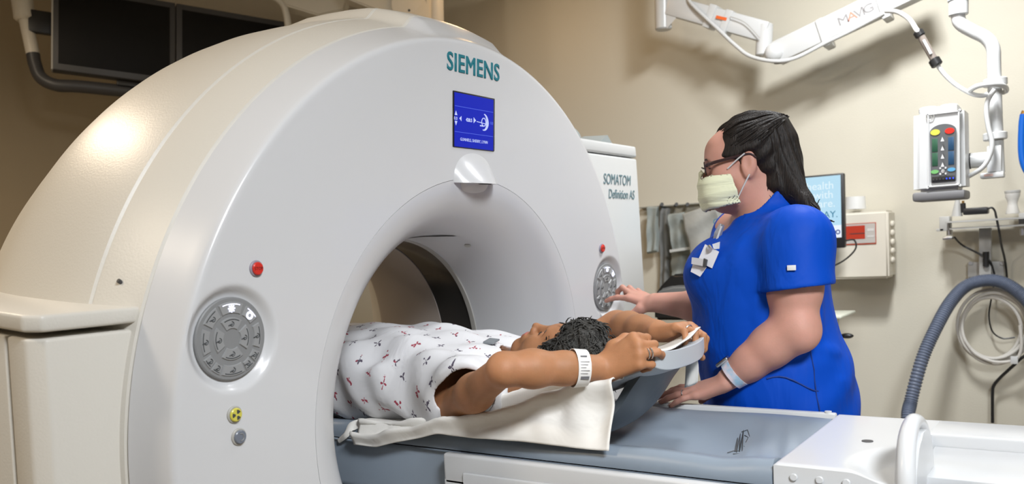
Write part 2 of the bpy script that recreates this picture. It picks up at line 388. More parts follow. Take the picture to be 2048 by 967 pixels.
# cradle : curved vinyl mattress
def cradle():
    xs = np.concatenate([np.linspace(-1.35, .35, 40), np.linspace(.37, .853, 60)]); n = 61
    prof = []
    for k in range(n):
        t = -1+2*k/(n-1); y = .236*t; a = abs(t)
        z = .905+.058*sst(.0, .93, a)**1.1
        if a > .90: z -= .030*((a-.90)/.10)**2.2
        prof.append((y, z))
    rng = np.random.RandomState(3); V = []
    for x in xs:
        e = sst(.52, .85, x)
        for y, z in prof:
            wr = 0
            for c, s_, am in ((.78, .022, .012), (.70, .030, .009), (.828, .012, .010), (.745, .012, .005)):
                d = (x+.22*(y+.1)*(1 if c > .7 else -.6)-c); wr += am*math.exp(-(d/s_)**2)*max(0, 1-abs(y+.02)/.23)
            near = max(0, -y-.14)/.10
            wr += .010*e*near*math.sin((x-.5)*22)*max(0, .85-abs(x-.80)*3)
            V.append(T(x, TY+y, z+e*wr+.0015*math.sin(x*17+y*9)))
    nx = len(xs); F_ = grid_faces(nx, n); o = len(V)
    for x in xs:
        for y, z in prof: V.append(T(x, TY+y*.97, min(z-.022, .93-.02) if abs(y) < .2 else z-.03))
    F_ += [tuple(i+o for i in q[::-1]) for q in grid_faces(nx, n)]
    for i in range(nx-1):
        for j in (0, n-1): F_.append((i*n+j, (i+1)*n+j, (i+1)*n+j+o, i*n+j+o))
    for j in range(n-1):
        for i in (0, nx-1): F_.append((i*n+j, i*n+j+1, i*n+j+1+o, i*n+j+o))
    return mesh('cradle_mattress', V, F_, M['vinyl'], tb, 60)
cr = cradle()
box('cradle_skirt', T(-1.35, -.224, .79), T(.13, .250, .928), M['vinyl'], tb, .02, 3)
def on_cradle(x, y):
    z = .93
    for _ in range(6): p = at(x, y, Z=z); z = .905+.058*float(sst(.0, .93, min(abs(p[1]-TY)/.236, 1)))**1.1
    return T(p[0], p[1], z+.0016)
mk_ = [[(1455, 905), (1468, 902), (1480, 903)], [(1470, 903), (1476, 894), (1473, 904), (1482, 891), (1479, 904), (1488, 889), (1484, 905)], [(1484, 890), (1496, 889), (1501, 896), (1496, 902), (1488, 900)], [(1466, 908), (1484, 907)], [(1490, 893), (1497, 895), (1492, 898)]]
V, F_ = join_geo([tube_geo([on_cradle(x, y) for x, y in q], .0011, 5) for q in mk_])
mesh('pen_mark', V, F_, M['icon'], cr)
for s, y in ((1, .262), (-1, -.232)):
    box('cradle_rail', T(-1.35, y-.010 if s > 0 else y-.004, .925), T(.853, y+.012 if s > 0 else y+.004, .968 if s > 0 else .925), M['tablew'], tb, .004)
cyl('rail_pin', T(.835, .262, .966), T(.835, .262, .972), .008, M['white'], tb, 14)
# end block with finger hole and scoop
def end_block():
    nx, ny = 60, 60; V = []
    for i in range(nx):
        for j in range(ny):
            x = .856+.216*i/(nx-1); y = -.219+.489*j/(ny-1)
            u = (x-1.10)/.135; v = (y+.135)/.155; q = math.hypot(u, v)
            z = .966-.020*(1-sst(.55, 1.0, q))
            if min(x-.856, 1.072-x, y+.219, .27-y) < 1e-6: z -= .003
            V.append(T(x, y, z))
    F_ = grid_faces(nx, ny); o = len(V)
    for i in range(nx):
        for j in range(ny):
            if i in (0, nx-1) or j in (0, ny-1): V.append(T(.856+.216*i/(nx-1), -.219+.489*j/(ny-1), .90))
    idx = {}; c = 0
    for i in range(nx):
        for j in range(ny):
            if i in (0, nx-1) or j in (0, ny-1): idx[(i, j)] = o+c; c += 1
    ring = [(i, 0) for i in range(nx)]+[(nx-1, j) for j in range(1, ny)]+[(i, ny-1) for i in range(nx-2, -1, -1)]+[(0, j) for j in range(ny-2, 0, -1)]
    for k in range(len(ring)):
        a, b = ring[k], ring[(k+1) % len(ring)]; F_.append((a[0]*ny+a[1], b[0]*ny+b[1], idx[b], idx[a]))
    F_.append(tuple(idx[r] for r in ring))
    return mesh('end_block', V, F_, M['tablew'], tb, 40)
eb = end_block()
cyl('block_hole', T(.972, .015, .9650), T(.972, .015, .9672), .011, M['dark'], eb, 24)
for k in range(3): cyl('block_stud', T(.893+.046*k, -.2195, .944), T(.893+.046*k, -.2225, .944), .007, M['tablew'], eb, 18, bev=.001)
# pull handle : a loop standing across the near half of the block end
P = [T(1.083, -.232, .80), T(1.083, -.232, .90), T(1.082, -.226, .97), T(1.080, -.195, 1.020), T(1.080, -.150, 1.041), T(1.080, -.105, 1.038), T(1.081, -.062, 1.018), T(1.084, -.035, .98), T(1.086, -.030, .93), T(1.086, -.030, .90)]
hn = tube('pull_handle', P, [.0165, .0165, .0165, .0155, .0145, .014, .0135, .013, .013, .013], M['tablew'], tb, 18, 8)
V = [T(1.087, y, z) for y, z in ((-.228, .80), (-.222, .97), (-.192, 1.010), (-.150, 1.028), (-.105, 1.025), (-.065, 1.006), (-.04, .97), (-.034, .90), (-.034, .80))]
V2 = [(a+.012, b, c) for a, b, c in V]; n = len(V)
mesh('handle_web', V+V2, [tuple(range(n)), tuple(range(n, 2*n))[::-1]]+[(i, (i+1) % n, n+(i+1) % n, n+i) for i in range(n)], M['tablew'], hn)
# rear tray
box('tray_floor', T(1.078, -.116, .90), T(2.75, .14, .941), M['tablew'], tb, .002)
box('tray_rim_or_gap', T(1.03, .130, .90), T(2.75, .272, .9655), M['tablew'], tb, .006, 3)
box('tray_rim_or_gap', T(1.10, -.236, .885), T(2.75, -.118, .925), M['dark'], tb, .004)  # dark strip stands in for the shaded gap along the near side of the tray

# ------------------------------------------------------------------ headrest
hr = thing('headrest', 'pale grey tilted headrest board at the head end under the white sheet', 'headrest', (.40, 0, .95))
def headrest():
    # centre line of the board in x-z, rising to the end
    line = catmull([(.02, .955), (.12, .985), (.22, 1.015), (.34, 1.058), (.46, 1.100), (.575, 1.143), (.60, 1.150)], 6); n = 31; V = []; N = len(line)
    for side in (0, 1):
        for x, z in line:
            hw = .135+.004*math.sin(x*5)
            for k in range(n):
                t = -1+2*k/(n-1); dz = .007*(abs(t)**2.2)
                th = .042*(1-abs(t)**6*.2)
                V.append((x-.40-(.012*abs(t)**3 if x > .5 else 0), hw*t, z-.95+dz-(th if side else 0)))
    m_ = N*n; F_ = grid_faces(N, n)+[tuple(i+m_ for i in q[::-1]) for q in grid_faces(N, n)]
    for i in range(N-1):
        for j in (0, n-1): F_.append((i*n+j, (i+1)*n+j, (i+1)*n+j+m_, i*n+j+m_))
    for j in range(n-1):
        for i in (0, N-1): F_.append((i*n+j, i*n+j+1, i*n+j+1+m_, i*n+j+m_))
    o = mesh('board', V, F_, M['grey'], hr, 40)
    b = o.modifiers.new('b', 'BEVEL'); b.width = .004; b.segments = 2; b.limit_method = 'ANGLE'; return o
headrest()
def neck():
    line = catmull([(.20, .935), (.34, .950), (.42, .968), (.475, 1.01), (.515, 1.065), (.548, 1.106)], 6); V = []; n = 17; N = len(line)
    tn = np.gradient(line, axis=0); tn /= np.linalg.norm(tn, axis=1)[:, None]
    for side in (0, 1):
        for (x, z), t_ in zip(line, tn):
            for k in range(n):
                t = -1+2*k/(n-1); d = .016*(1-.5*abs(t)**4)*(1 if side == 0 else -1)
                V.append((x-t_[1]*d-.40, .118*t, z+t_[0]*d-.95+.012*abs(t)**2))
    m_ = N*n; F_ = grid_faces(N, n)+[tuple(i+m_ for i in q[::-1]) for q in grid_faces(N, n)]
    for i in range(N-1):
        for j in (0, n-1): F_.append((i*n+j, (i+1)*n+j, (i+1)*n+j+m_, i*n+j+m_))
    for j in range(n-1):
        for i in (0, N-1): F_.append((i*n+j, i*n+j+1, i*n+j+1+m_, i*n+j+m_))
    return lab(mesh('support_pad', V, F_, mat('dark_vinyl', (.085, .10, .115), .4, bump=(8, .2)), hr, 40), 'dark grey curved pad below the board')
neck()

# ------------------------------------------------------------------ ceiling-hung monitor pair (left)
def ceiling_monitors():
    D = 4.0; t = thing('ceiling_monitor_pair', 'pair of switched-off black monitors hung in a pale tube frame above the gantry', 'monitor', at(300, 60, D=D)); o = np.array(t.location)
    A = at(103, 138, D=D); B = at(600, 202, D=D+.55)   # lower edge, left to right
    ux = (B-A)/np.linalg.norm(B-A); Ut = at(90, 0, D=D)-A; uz = Ut/np.linalg.norm(Ut); uz = uz-ux*(uz@ux); uz /= np.linalg.norm(uz); un = np.cross(ux, uz)
    if un @ (CAM-A) < 0: un = -un
    def P(x, z, d=0): return A+ux*x+uz*z+un*d-o
    def slab_(name, x0, x1, z0, z1, d0, d1, m, par, bev=.006):
        bm = bmesh.new(); bx(bm, (x0, z0, d0), (x1, z1, d1), bev)
        for v in bm.verts: v.co = Vector(P(*v.co))
        return obj(name, bm, m, par)
    wm = float(np.linalg.norm(at(350, 169, D=D+.27)-A))
    for k in range(2):
        x0 = k*(wm+.004)
        s = slab_('monitor_panel', x0, x0+wm, 0, .42, -.06, 0, M['dark'], t)
        slab_('glass', x0+.028, x0+wm-.026, .032, .39, -.001, .0015, M['screenoff'], s, .0005)
        slab_('bezel_edge', x0-.002, x0+.006, .0, .42, -.05, .002, M['seam'], s, .002) if k == 0 else None
    slab_('monitor_shelf', .28, .75, -.03, -.004, -.06, -.02, M['black'], t)
    slab_('mount_plate', -.10, .02, .19, .30, -.10, -.07, M['black'], t)
    # tube frame
    Q = [at(40, -160, D=D+.05), at(47, 20, D=D+.05), at(66, 108, D=D+.05), at(70, 128, D=D+.05), at(82, 155, D=D+.05), at(112, 170, D=D+.06), at(160, 173, D=D+.1), at(250, 182, D=D+.2), at(400, 196, D=D+.4), at(600, 210, D=D+.6)]
    fr = tube('frame_tube', [q-o for q in Q[2:]], .030, M['dark'], t, 16)
    cyl('frame_sleeve', Q[1]-o+(Q[2]-Q[1])*.05, Q[2]-o, .030, M['offw'], t, 20)
    cyl('frame_post', at(36, -60, D=D+.05)-o, at(50, 42, D=D+.05)-o, .047, M['offw'], t, 24, bev=.012)
    tube('frame_post_upper', [at(36, -50, D=D+.05)-o, at(10, -230, D=D+.05)-o], .04, M['offw'], t, 16, 1)
    # pale outer rim top-right
    R = [at(505, -30, D=D+.40), at(545, -8, D=D+.42), at(565, 8, D=D+.44), at(573, 30, D=D+.45), at(578, 70, D=D+.47), at(584, 120, D=D+.5)]
    tube('outer_rim', [r-o for r in R], .018, M['offw'], t, 12)
    tube('hanger_tube', [at(505, -30, D=D+.40)-o, at(480, -45, D=D+.40)-o, at(470, -200, D=D+.40)-o], .018, M['offw'], t, 12)
    return t
ceiling_monitors()
def ceiling_boom():
    D = 4.3; t = thing('ceiling_boom', 'cream ceiling boom with a round joint cap behind the gantry crown', 'boom', at(818, 20, D=D)); o = np.array(t.location)
    c = at(818, 16, D=D)-o; n = (CAM-at(818, 16, D=D)); n[2] = 0; n /= np.linalg.norm(n); sx = np.cross(n, [0, 0, 1]); sx = -sx if sx @ RT < 0 else sx
    z = np.array([0, 0, 1.])
    def plate(name, pts, d0, d1, m, bev=.008):
        bm = bmesh.new(); A = [bm.verts.new(Vector(at(x, y, D=D)-o+n*d0)) for x, y in pts]; B = [bm.verts.new(Vector(at(x, y, D=D)-o+n*d1)) for x, y in pts]
        bm.faces.new(A); bm.faces.new(B)
        for i in range(len(A)): bm.faces.new((A[i], A[(i+1) % len(A)], B[(i+1) % len(A)], B[i]))
        bmesh.ops.recalc_face_normals(bm, faces=bm.faces); bmesh.ops.bevel(bm, geom=list(bm.edges), offset=bev, segments=2, affect='EDGES'); return obj(name, bm, m, t)
    plate('boom_body', [(670, -30), (690, 2), (775, 36), (800, 60), (862, 60), (862, -70), (700, -70)], -.06, .06, M['offw'])
    plate('boom_bracket', [(540, -60), (560, -4), (632, 18), (684, 6), (700, -60)], -.26, -.12, M['offw'])
    cyl('boom_post', at(872, 90, D=D)-o, at(868, -160, D=D)-o, .042, M['white'], t, 28)
    cyl('joint_cap', c+n*.055, c+n*.066, .089, M['offw'], t, 48, bev=.004)
    V, F_ = tube_geo([c+n*.066+sx*.089*math.cos(a)+z*.089*math.sin(a) for a in np.linspace(-.9, 1.4, 30)], .003, 6); mesh('joint_seam', V, F_, M['seam'], t)
    cyl('cap_screw', c+n*.064+z*-.03, c+n*.068+z*-.03, .006, M['dark'], t, 12)
ceiling_boom()

# ------------------------------------------------------------------ jointed suspension arm (top right)
def beam(name, a, b, h, wd, m, par, bev=.008, ext=0):
    """box beam from a to b: h along the vertical, wd across"""
    a, b = np.array(a, float), np.array(b, float); d = (b-a); L = np.linalg.norm(d); d /= L; s = np.cross(d, [0, 0, 1]); s /= np.linalg.norm(s); u = np.cross(s, d)
    bm = bmesh.new(); bx(bm, (-ext, -wd/2, -h/2), (L+ext, wd/2, h/2), bev)
    for v in bm.verts: v.co = Vector(a+d*v.co[0]+s*v.co[1]+u*v.co[2])
    return obj(name, bm, m, par)
def suspension_arm():
    Y = 2.13; t = thing('suspension_arm', 'white jointed ceiling arm with clamped cable above the woman in blue', 'support arm', at(1330, 20, Y=Y)); o = np.array(t.location)
    p = lambda x, y, dy=0: at(x, y, Y=Y+dy)-o
    cyl('arm_post', p(1322, -170), p(1327, 60), .040, M['white'], t, 28, bev=.006)
    b1 = beam('first_beam', p(1340, 12), p(1536, 66), .088, .07, M['white'], t)
    mesh('first_beam_gusset', *(lambda q: (q, [(0, 1, 2, 3), (4, 5, 6, 7)[::-1]]+[(i, (i+1) % 4, 4+(i+1) % 4, 4+i) for i in range(4)]))(
        [p(1333, -25, -.03), p(1350, -5, -.03), p(1352, 36, -.03), p(1333, 58, -.03), p(1333, -25, .03), p(1350, -5, .03), p(1352, 36, .03), p(1333, 58, .03)]), M['white'], b1)
    for x, y in ((1425, 34), (1457, 45)):
        beam('beam_band', p(x-7, y-1), p(x+7, y+3), .104, .082, M['white'], t, .004)
    sk = beam('orange_sticker', p(1432, 33.5, -.042), p(1453, 38.5, -.042), .013, .002, mat('orange_sticker', (.75, .13, .02), .5), t, 0)
    cyl('elbow_post', p(1530, 48), p(1527, 112), .036, M['white'], t, 24, bev=.005)
    b2a = p(1553, 108, -.01); b2b = p(1860, -38, -.01)
    beam('second_beam', b2a, b2b, .100, .075, M['white'], t)
    n = np.array(CAM-at(1550, 105, Y=Y)); n /= np.linalg.norm(n)
    bm = bmesh.new(); bmesh.ops.create_uvsphere(bm, u_segments=28, v_segments=18, radius=.044, matrix=Matrix.Translation(Vector(p(1549, 106, -.035)))); obj('elbow_joint', bm, M['white'], t)
    cyl('elbow_knob', p(1556, 118, -.03), p(1556, 127, -.03), .017, M['dark'], t, 16)
    d = (b2b-b2a)/np.linalg.norm(b2b-b2a)
    for x, y in ((1651, 68), (1768, 12)):
        c = p(x, y, -.01); beam('cable_clamp', c-d*.018, c+d*.018, .125, .095, M['white'], t, .008)
    # lettering on the beam
    s = np.cross(d, [0, 0, 1]); s /= np.linalg.norm(s); s = -s if s @ (CAM-at(1700, 40, Y=Y)) < 0 else s; u = np.cross(s, d); u = -u if u[2] < 0 else u
    ltr = mat('faded_ink', (.27, .26, .26), .5)
    for k, (ch, m_) in enumerate((('M', ltr), ('A', mat('red_ink', (.75, .25, .17), .5)), ('V', ltr), ('I', ltr), ('G', ltr))):
        x = 1691+[0, 17, 31, 40, 50][k]; y = 46-[0, 8, 14, 18, 23][k]
        c = p(x, y-2, -.01); c = c-s*(s @ c)+s*(s @ b2a)+s*.0385
        text('beam_letter', ch, frame(c, d, u), .050, m_, t, .0005, sx=1.25)
    # cable
    cab = tube('cable', [p(1375, -12, -.02), p(1383, 8, -.045), p(1440, 62, -.05), p(1470, 90, -.05), p(1500, 112, -.06), p(1545, 122, -.085), p(1590, 116, -.075), p(1650, 86, -.06), p(1700, 62, -.055), p(1768, 26, -.06)], .0085, M['white'], t, 10)
    tube('cable', [p(1460, 33, -.05), p(1490, 45, -.05), p(1520, 76, -.05)], .002, M['seam'], t, 6)
    return t
suspension_arm()

# ------------------------------------------------------------------ contrast injector on its pole
YP = 1.60
def injector():
    t = thing('contrast_injector', 'white two-head injector with coloured keypad on a cranked pole', 'injector', at(1992, 360, Y=YP)); o = np.array(t.location)
    p = lambda x, y, dy=0: at(x, y, Y=YP+dy)-o
    P = [p(1917, -160), p(1917, 0), p(1916, 30), p(1922, 48), p(1945, 62), p(1972, 76), p(1986, 96), p(1988, 130), p(1990, 200), p(1994, 300), p(1996, 345)]
    tube('pole', P, [.0225]*3+[.0215]*8, M['white'], t, 20)
    cyl('pole_sleeve', p(1917, -2), p(1917, 31), .031, M['white'], t, 24, bev=.003); cyl('sleeve_ring', p(1917, -8), p(1917, 1), .034, M['grey'], t, 24)
    for y in (164, 272): cyl('pole_collar', p(1990, y-7), p(1990.5, y+8), .037, M['white'], t, 24, bev=.003)
    box('pole_foot', p(1962, 358)-[0, .03, .0], p(2009, 343)+[0, .03, 0], M['white'], t, .004)
    box('pole_foot_block', p(1975, 345)-[0, .025, 0], p(2004, 290)+[-.0, .025, 0], M['white'], t, .004)
    box('foot_label', p(1968, 353, -.031)-[0, .001, 0], p(1986, 347, -.031), mat('pink_label', (.6, .42, .38), .5), t, 0)
    cyl('swivel', p(1932, 322), p(1985, 318), .026, M['white'], t, 24); cyl('swivel_ring', p(1937.5, 322), p(1942, 321.5), .0275, M['black'], t, 24)
    # head
    tl, br = p(1830, 222, -.08), p(1935, 385, -.08); Wd = br[0]-tl[0]; H = tl[2]-br[2]; x0, z1 = tl[0], tl[2]; y0 = tl[1]
    def S(u, v, d): return np.array([x0+Wd*u, y0-d, z1-H*v])
    bm = bmesh.new(); bx(bm, (0, 0, 0), (1, 1, 1), 0)
    for v in bm.verts:
        u, d, vv = v.co[0], v.co[1], 1-v.co[2]; uu = (u-.5)*(.96+.04*vv)+.5; v.co = Vector(S(uu, vv*1.0, -.08+.16*(1-d) if False else (.07 if d < .5 else -.09)))
    bmesh.ops.bevel(bm, geom=list(bm.edges), offset=.022, segments=4, affect='EDGES'); hd_ = obj('injector_head', bm, M['white'], t)
    box('head_base', S(.0, 1.07, -.08), S(1.0, .965, .074), M['seam'] if False else mat('head_base_grey', (.16, .16, .165), .5), hd_, .008)
    for u in (.26, .66):
        cyl('syringe_cap', S(u, .055, 0), S(u, -.025, 0), .030, M['white'], hd_, 20, bev=.006)
    # faceplate
    bm = bmesh.new(); bx(bm, (0, 0, 0), (1, 1, 1), 0)
    for v in bm.verts: v.co = Vector(S(.31+.60*v.co[0], .915-.83*v.co[2], .058+.0135*v.co[1]))
    bmesh.ops.bevel(bm, geom=list(bm.edges), offset=.005, segments=3, affect='EDGES'); fp = obj('faceplate', bm, M['white'], hd_)
    n_ = 14; arch = [(.37, .86), (.355, .30)]+[(.605-.25*math.cos(a), .30-.085*math.sin(a)) for a in np.linspace(0, PI, n_)]+[(.855, .30), (.84, .86)]
    V = [S(u, v, .0745) for u, v in arch]+[S(u, v, .0785) for u, v in arch]; n = len(arch)
    kp = mesh('keypad', V, [tuple(range(n)), tuple(range(n, 2*n))]+[(i, (i+1) % n, n+(i+1) % n, n+i) for i in range(n)], mat('keypad_grey', (.10, .105, .11), .4), hd_)
    def key(nm, u, v, a, b, m):
        Vv = [S(u+a*math.cos(q), v+b*math.sin(q), dd) for dd in (.0785, .0805) for q in np.linspace(0, 2*PI, 20, endpoint=False)]
        mesh(nm, Vv, [tuple(range(20)), tuple(range(20, 40))]+[(i, (i+1) % 20, 20+(i+1) % 20, 20+i) for i in range(20)], m, kp)
    key('yellow_key', .46, .30, .09, .033, M['yellow']); key('red_key', .73, .30, .09, .033, M['red'])
    pale = mat('key_pale', (.6, .6, .6), .4); gcol = mat('syringe_green', (.02, .085, .045), .4); bcol = mat('syringe_blue', (.015, .06, .13), .4)
    for u, m_ in ((.45, gcol), (.755, bcol)):
        for v0, v1 in ((.37, .52), (.53, .68)): box('level_bar', S(u-.055, v1, .0784), S(u+.055, v0, .0796), m_, kp, .0005)
    for k in range(4):
        v = .40+.092*k+(.0 if k else -.01); mesh('arrow_key', [S(.60-.035, v+.022, .088), S(.60+.035, v+.022, .088), S(.60, v-.03, .088)], [(0, 1, 2)], pale, kp, False)
    key('green_key', .445, .745, .075, .022, mat('key_green', (.16, .42, .14), .4)); key('blue_key', .76, .735, .075, .022, mat('key_blue', (.10, .33, .55), .4))
    for u, v in ((.55, .71), (.65, .71), (.55, .775), (.65, .775)): key('small_key', u, v, .018, .012, pale)
    key('center_key', .60, .745, .03, .022, pale)
    box('indicator_strip', S(.39, .865, .0784), S(.83, .80, .0796), M['black'], kp, .0005)
    bl = emis('blue_led', (.05, .1, 1.0), 1.5)
    for k in range(7): key('indicator', .42+.062*k, .832, .014, .010, bl if k > 3 else M['dark'])
    text('head_logo', 'M', frame(S(.36, .115, .0745), (1, 0, 0), (0, 0, 1)), .016, M['seam'], hd_)
    V, F_ = tube_geo([S(.36, .115, .0745)+np.array([.012*math.cos(a), -.0005, .012*math.sin(a)]) for a in np.linspace(0, 2*PI, 24)], .0012, 5); mesh('head_logo_ring', V, F_, M['seam'], hd_)
    box('head_word', S(.56, .10, .0744), S(.68, .09, .0750), mat('faded_text', (.66, .6, .58), .5), hd_, 0); box('head_word', S(.70, .10, .0744), S(.86, .09, .0750), mat('red_text', (.62, .32, .28), .5), hd_, 0)
    # coiled cable and clear connector
    q = lambda x, y, d=-.05: p(x, y, d)
    tube('cable', [q(1772, 22, .25), q(1795, 24, .2), q(1818, 38, .1), q(1832, 58), q(1838, 66)], .0085, M['white'], t, 10)
    cyl('connector_end', q(1835, 62), q(1842, 73), .017, M['black'], t, 16, bev=.003); cyl('connector_end', q(1867, 118), q(1875, 131), .019, M['black'], t, 16, bev=.003)
    cyl('connector_body', q(1842, 73), q(1868, 119), .0125, mat('clear_brown', (.20, .17, .15), .2, spec=.7), t, 16); cyl('connector_core', q(1847, 80, -.063), q(1862, 108, -.063), .005, M['white'], t, 8)
    tube('cable', [q(1876, 132), q(1892, 152), q(1915, 172), q(1945, 188), q(1965, 191), q(1975, 188, -.045)], .0075, M['white'], t, 10)
    tube('cable', [q(1938, 182), q(1955, 172, -.07), q(1985, 168, -.08), q(2008, 172, -.04), q(2012, 182, .04), q(1995, 186, .05)], .0085, M['white'], t, 10)
    tube('cable', [q(1990, 178), q(1976, 200), q(1973, 225), q(1977, 255), q(1984, 285), q(1980, 310), q(1965, 335), q(1938, 352, -.04)], .008, M['white'], t, 10)
injector()

# ------------------------------------------------------------------ wall things
def wl(x, y, d=0): return at(x, y, Y=YB-d)
def sharps_box():
    t = thing('sharps_container', 'cream wall box with a red panel behind a small window', 'wall box', wl(1735, 560)); o = np.array(t.location)  # wall-mounted sharps container
    d = .16; A, B = wl(1640, 559, d)-o, wl(1776, 420, d)-o
    bm = bmesh.new(); bx(bm, (A[0], A[1], A[2]), (B[0], d-.004+A[1], B[2]), 0)
    bmesh.ops.bevel(bm, geom=list(bm.edges), offset=.010, segments=3, affect='EDGES'); obj('housing', bm, M['offw'], t)
    f = lambda x, y, dd=d+.001: wl(x, y, dd)-o
    def pl(nm, x0, y0, x1, y1, m, par, d0=.0, d1=.002):
        a, b = f(x0, y1), f(x1, y0); return box(nm, (a[0], a[1]-d1, a[2]), (b[0], a[1]-d0, b[2]), m, par, 0)
    wn = pl('window_frame', 1688, 444, 1752, 490, mat('red_trim', (.42, .06, .025), .4), t)
    pl('window_pane', 1689, 445.5, 1750.5, 487.5, mat('grey_label', (.50, .47, .44), .3), wn, .002, .003)
    pl('red_card', 1686, 450, 1730, 479, mat('red_card', (.45, .035, .012), .5), wn, .003, .004); pl('card_stripe', 1700, 465, 1730, 468, M['dark'], wn, .004, .005)
    pl('label_text', 1735, 456, 1748, 462, mat('pale_label', (.62, .6, .58), .5), wn, .003, .004); pl('label_text', 1735, 470, 1748, 474, mat('pale_label', (.62, .6, .58), .5), wn, .003, .004)
    for k in range(5):
        y = 448+18*k; c = f(1786+.5*k, y, d*.55); bm = bmesh.new(); bmesh.ops.create_uvsphere(bm, u_segments=14, v_segments=10, radius=.017, matrix=Matrix.Translation(Vector((B[0]+.004, c[1], c[2]))) @ Matrix.Diagonal((.6, 1.3, 1, 1))); obj('side_lug', bm, M['offw'], t)
    c = tag(cyl('plastic_tub', wl(1711, 418, .10), wl(1711, 393, .10), .045, mat('frosted_plastic', (.72, .72, .70), .4), None, 28, .041, bev=0), 'frosted plastic tub standing on top of the cream wall box', 'tub')
sharps_box()
def wall_monitor():
    Y = 2.05; t = thing('wall_monitor', 'lit monitor with a pale blue message behind the woman in blue', 'monitor', at(1600, 495, Y=Y)); o = np.array(t.location)
    TL, TR, BR = at(1470, 355, Y=Y)-o, at(1687, 345, Y=Y)-o, at(1690, 495, Y=Y)-o
    x0, x1, z0, z1 = TL[0], TR[0], BR[2], TR[2]; y = TR[1]
    c = box('case', (x0, y, z0), (x1, y+.035, z1), M['black'], t, .006)
    s = mesh('screen', [(x0+.01, y-.0012, z0+.045), (x1-.012, y-.0012, z0+.045), (x1-.012, y-.0012, z1-.008), (x0+.01, y-.0012, z1-.008)], [(0, 1, 2, 3)], emis('message_blue', (.50, .76, .92), .92), t, False)
    zb = z0+.045; hh = z1-.008-zb
    mesh('screen_footer', [(x0+.01, y-.0018, zb), (x1-.012, y-.0018, zb), (x1-.012, y-.0018, zb+hh*.20), (x0+.01, y-.0018, zb+hh*.20)], [(0, 1, 2, 3)], emis('message_white', (.80, .86, .95), 1.0), s, False)
    wt = emis('message_letter', (.74, .87, .93), 1.0); bt = emis('message_letter_blue', (.02, .22, .38), .8); db = emis('message_icon', (.03, .08, .35), .6)
    def tx(nm, st, px, py, sz, m, al='RIGHT'):
        q = at(px, py, Y=Y)-o; text(nm, st, frame((q[0], y-.0022, q[2]), (1, 0, 0), (0, 0, 1)), sz, m, s, .0002, align=al)
    tx('message_line', 'Good health', 1668, 370, .047, wt); tx('message_line', 'begins with', 1667, 388.5, .047, wt); tx('message_line', 'primary care.', 1671, 406, .047, wt)
    tx('message_line', 'CALL YOUR DOCTOR TODAY.', 1676, 428, .040, bt)
    for k in range(5):
        q = at(1676-9.5*k, 463.5, Y=Y)-o; V, F_ = tube_geo([(q[0]+.008*math.cos(a), y-.0024, q[2]+.008*math.sin(a)) for a in np.linspace(0, 2*PI, 14)], .0026, 5); mesh('footer_icon', V, F_, db, s)
    tube('mount_arm', [(.5*(x0+x1), y+.03, (z0+z1)/2), (.5*(x0+x1), y+.32, (z0+z1)/2)], .03, M['dark'], t, 12, 1)
    tube('monitor_cable', [(x1, y+.02, z0+.03), (x1+.03, y+.04, z0+.03), (x1+.035, y+.03, z0-.01), (x1-.02, y+.03, z0-.06), (x1-.12, y+.06, z0-.1)], .004, M['black'], t, 6)
    # keyboard tray on the same wall arm
    k = thing('keyboard_tray', 'pale keyboard tray with a black knob behind the blue scrub top', 'tray', at(1660, 640, Y=Y)); o2 = np.array(k.location)
    A, B = at(1560, 634, Y=Y)-o2, at(1701, 624, Y=Y)-o2
    box('tray_top', (A[0], -.16, B[2]-.014), (B[0], .10, B[2]), mat('tray_top', (.62, .64, .55), .4), k, .006)
    box('tray_block', at(1662, 655, Y=Y)-o2-[0, .03, 0], at(1675, 634, Y=Y)-o2+[0, .03, 0], M['offw'], k, .004)
    tube('tray_post', [at(1660, 640, Y=Y)-o2, at(1655, 700, Y=Y)-o2, at(1640, 720, Y=Y)-o2+[0, .34, 0]], .016, M['dark'], k, 10, 1)
    cyl('tray_knob', at(1668, 674, Y=Y-.03)-o2, at(1690, 671, Y=Y-.03)-o2, .009, M['black'], k, 14); bm = bmesh.new(); bmesh.ops.create_uvsphere(bm, u_segments=16, v_segments=10, radius=.013, matrix=Matrix.Translation(Vector(at(1694, 671, Y=Y-.03)-o2)) @ Matrix.Diagonal((2.1, 1, .9, 1))); obj('knob_grip', bm, M['black'], k)
wall_monitor()
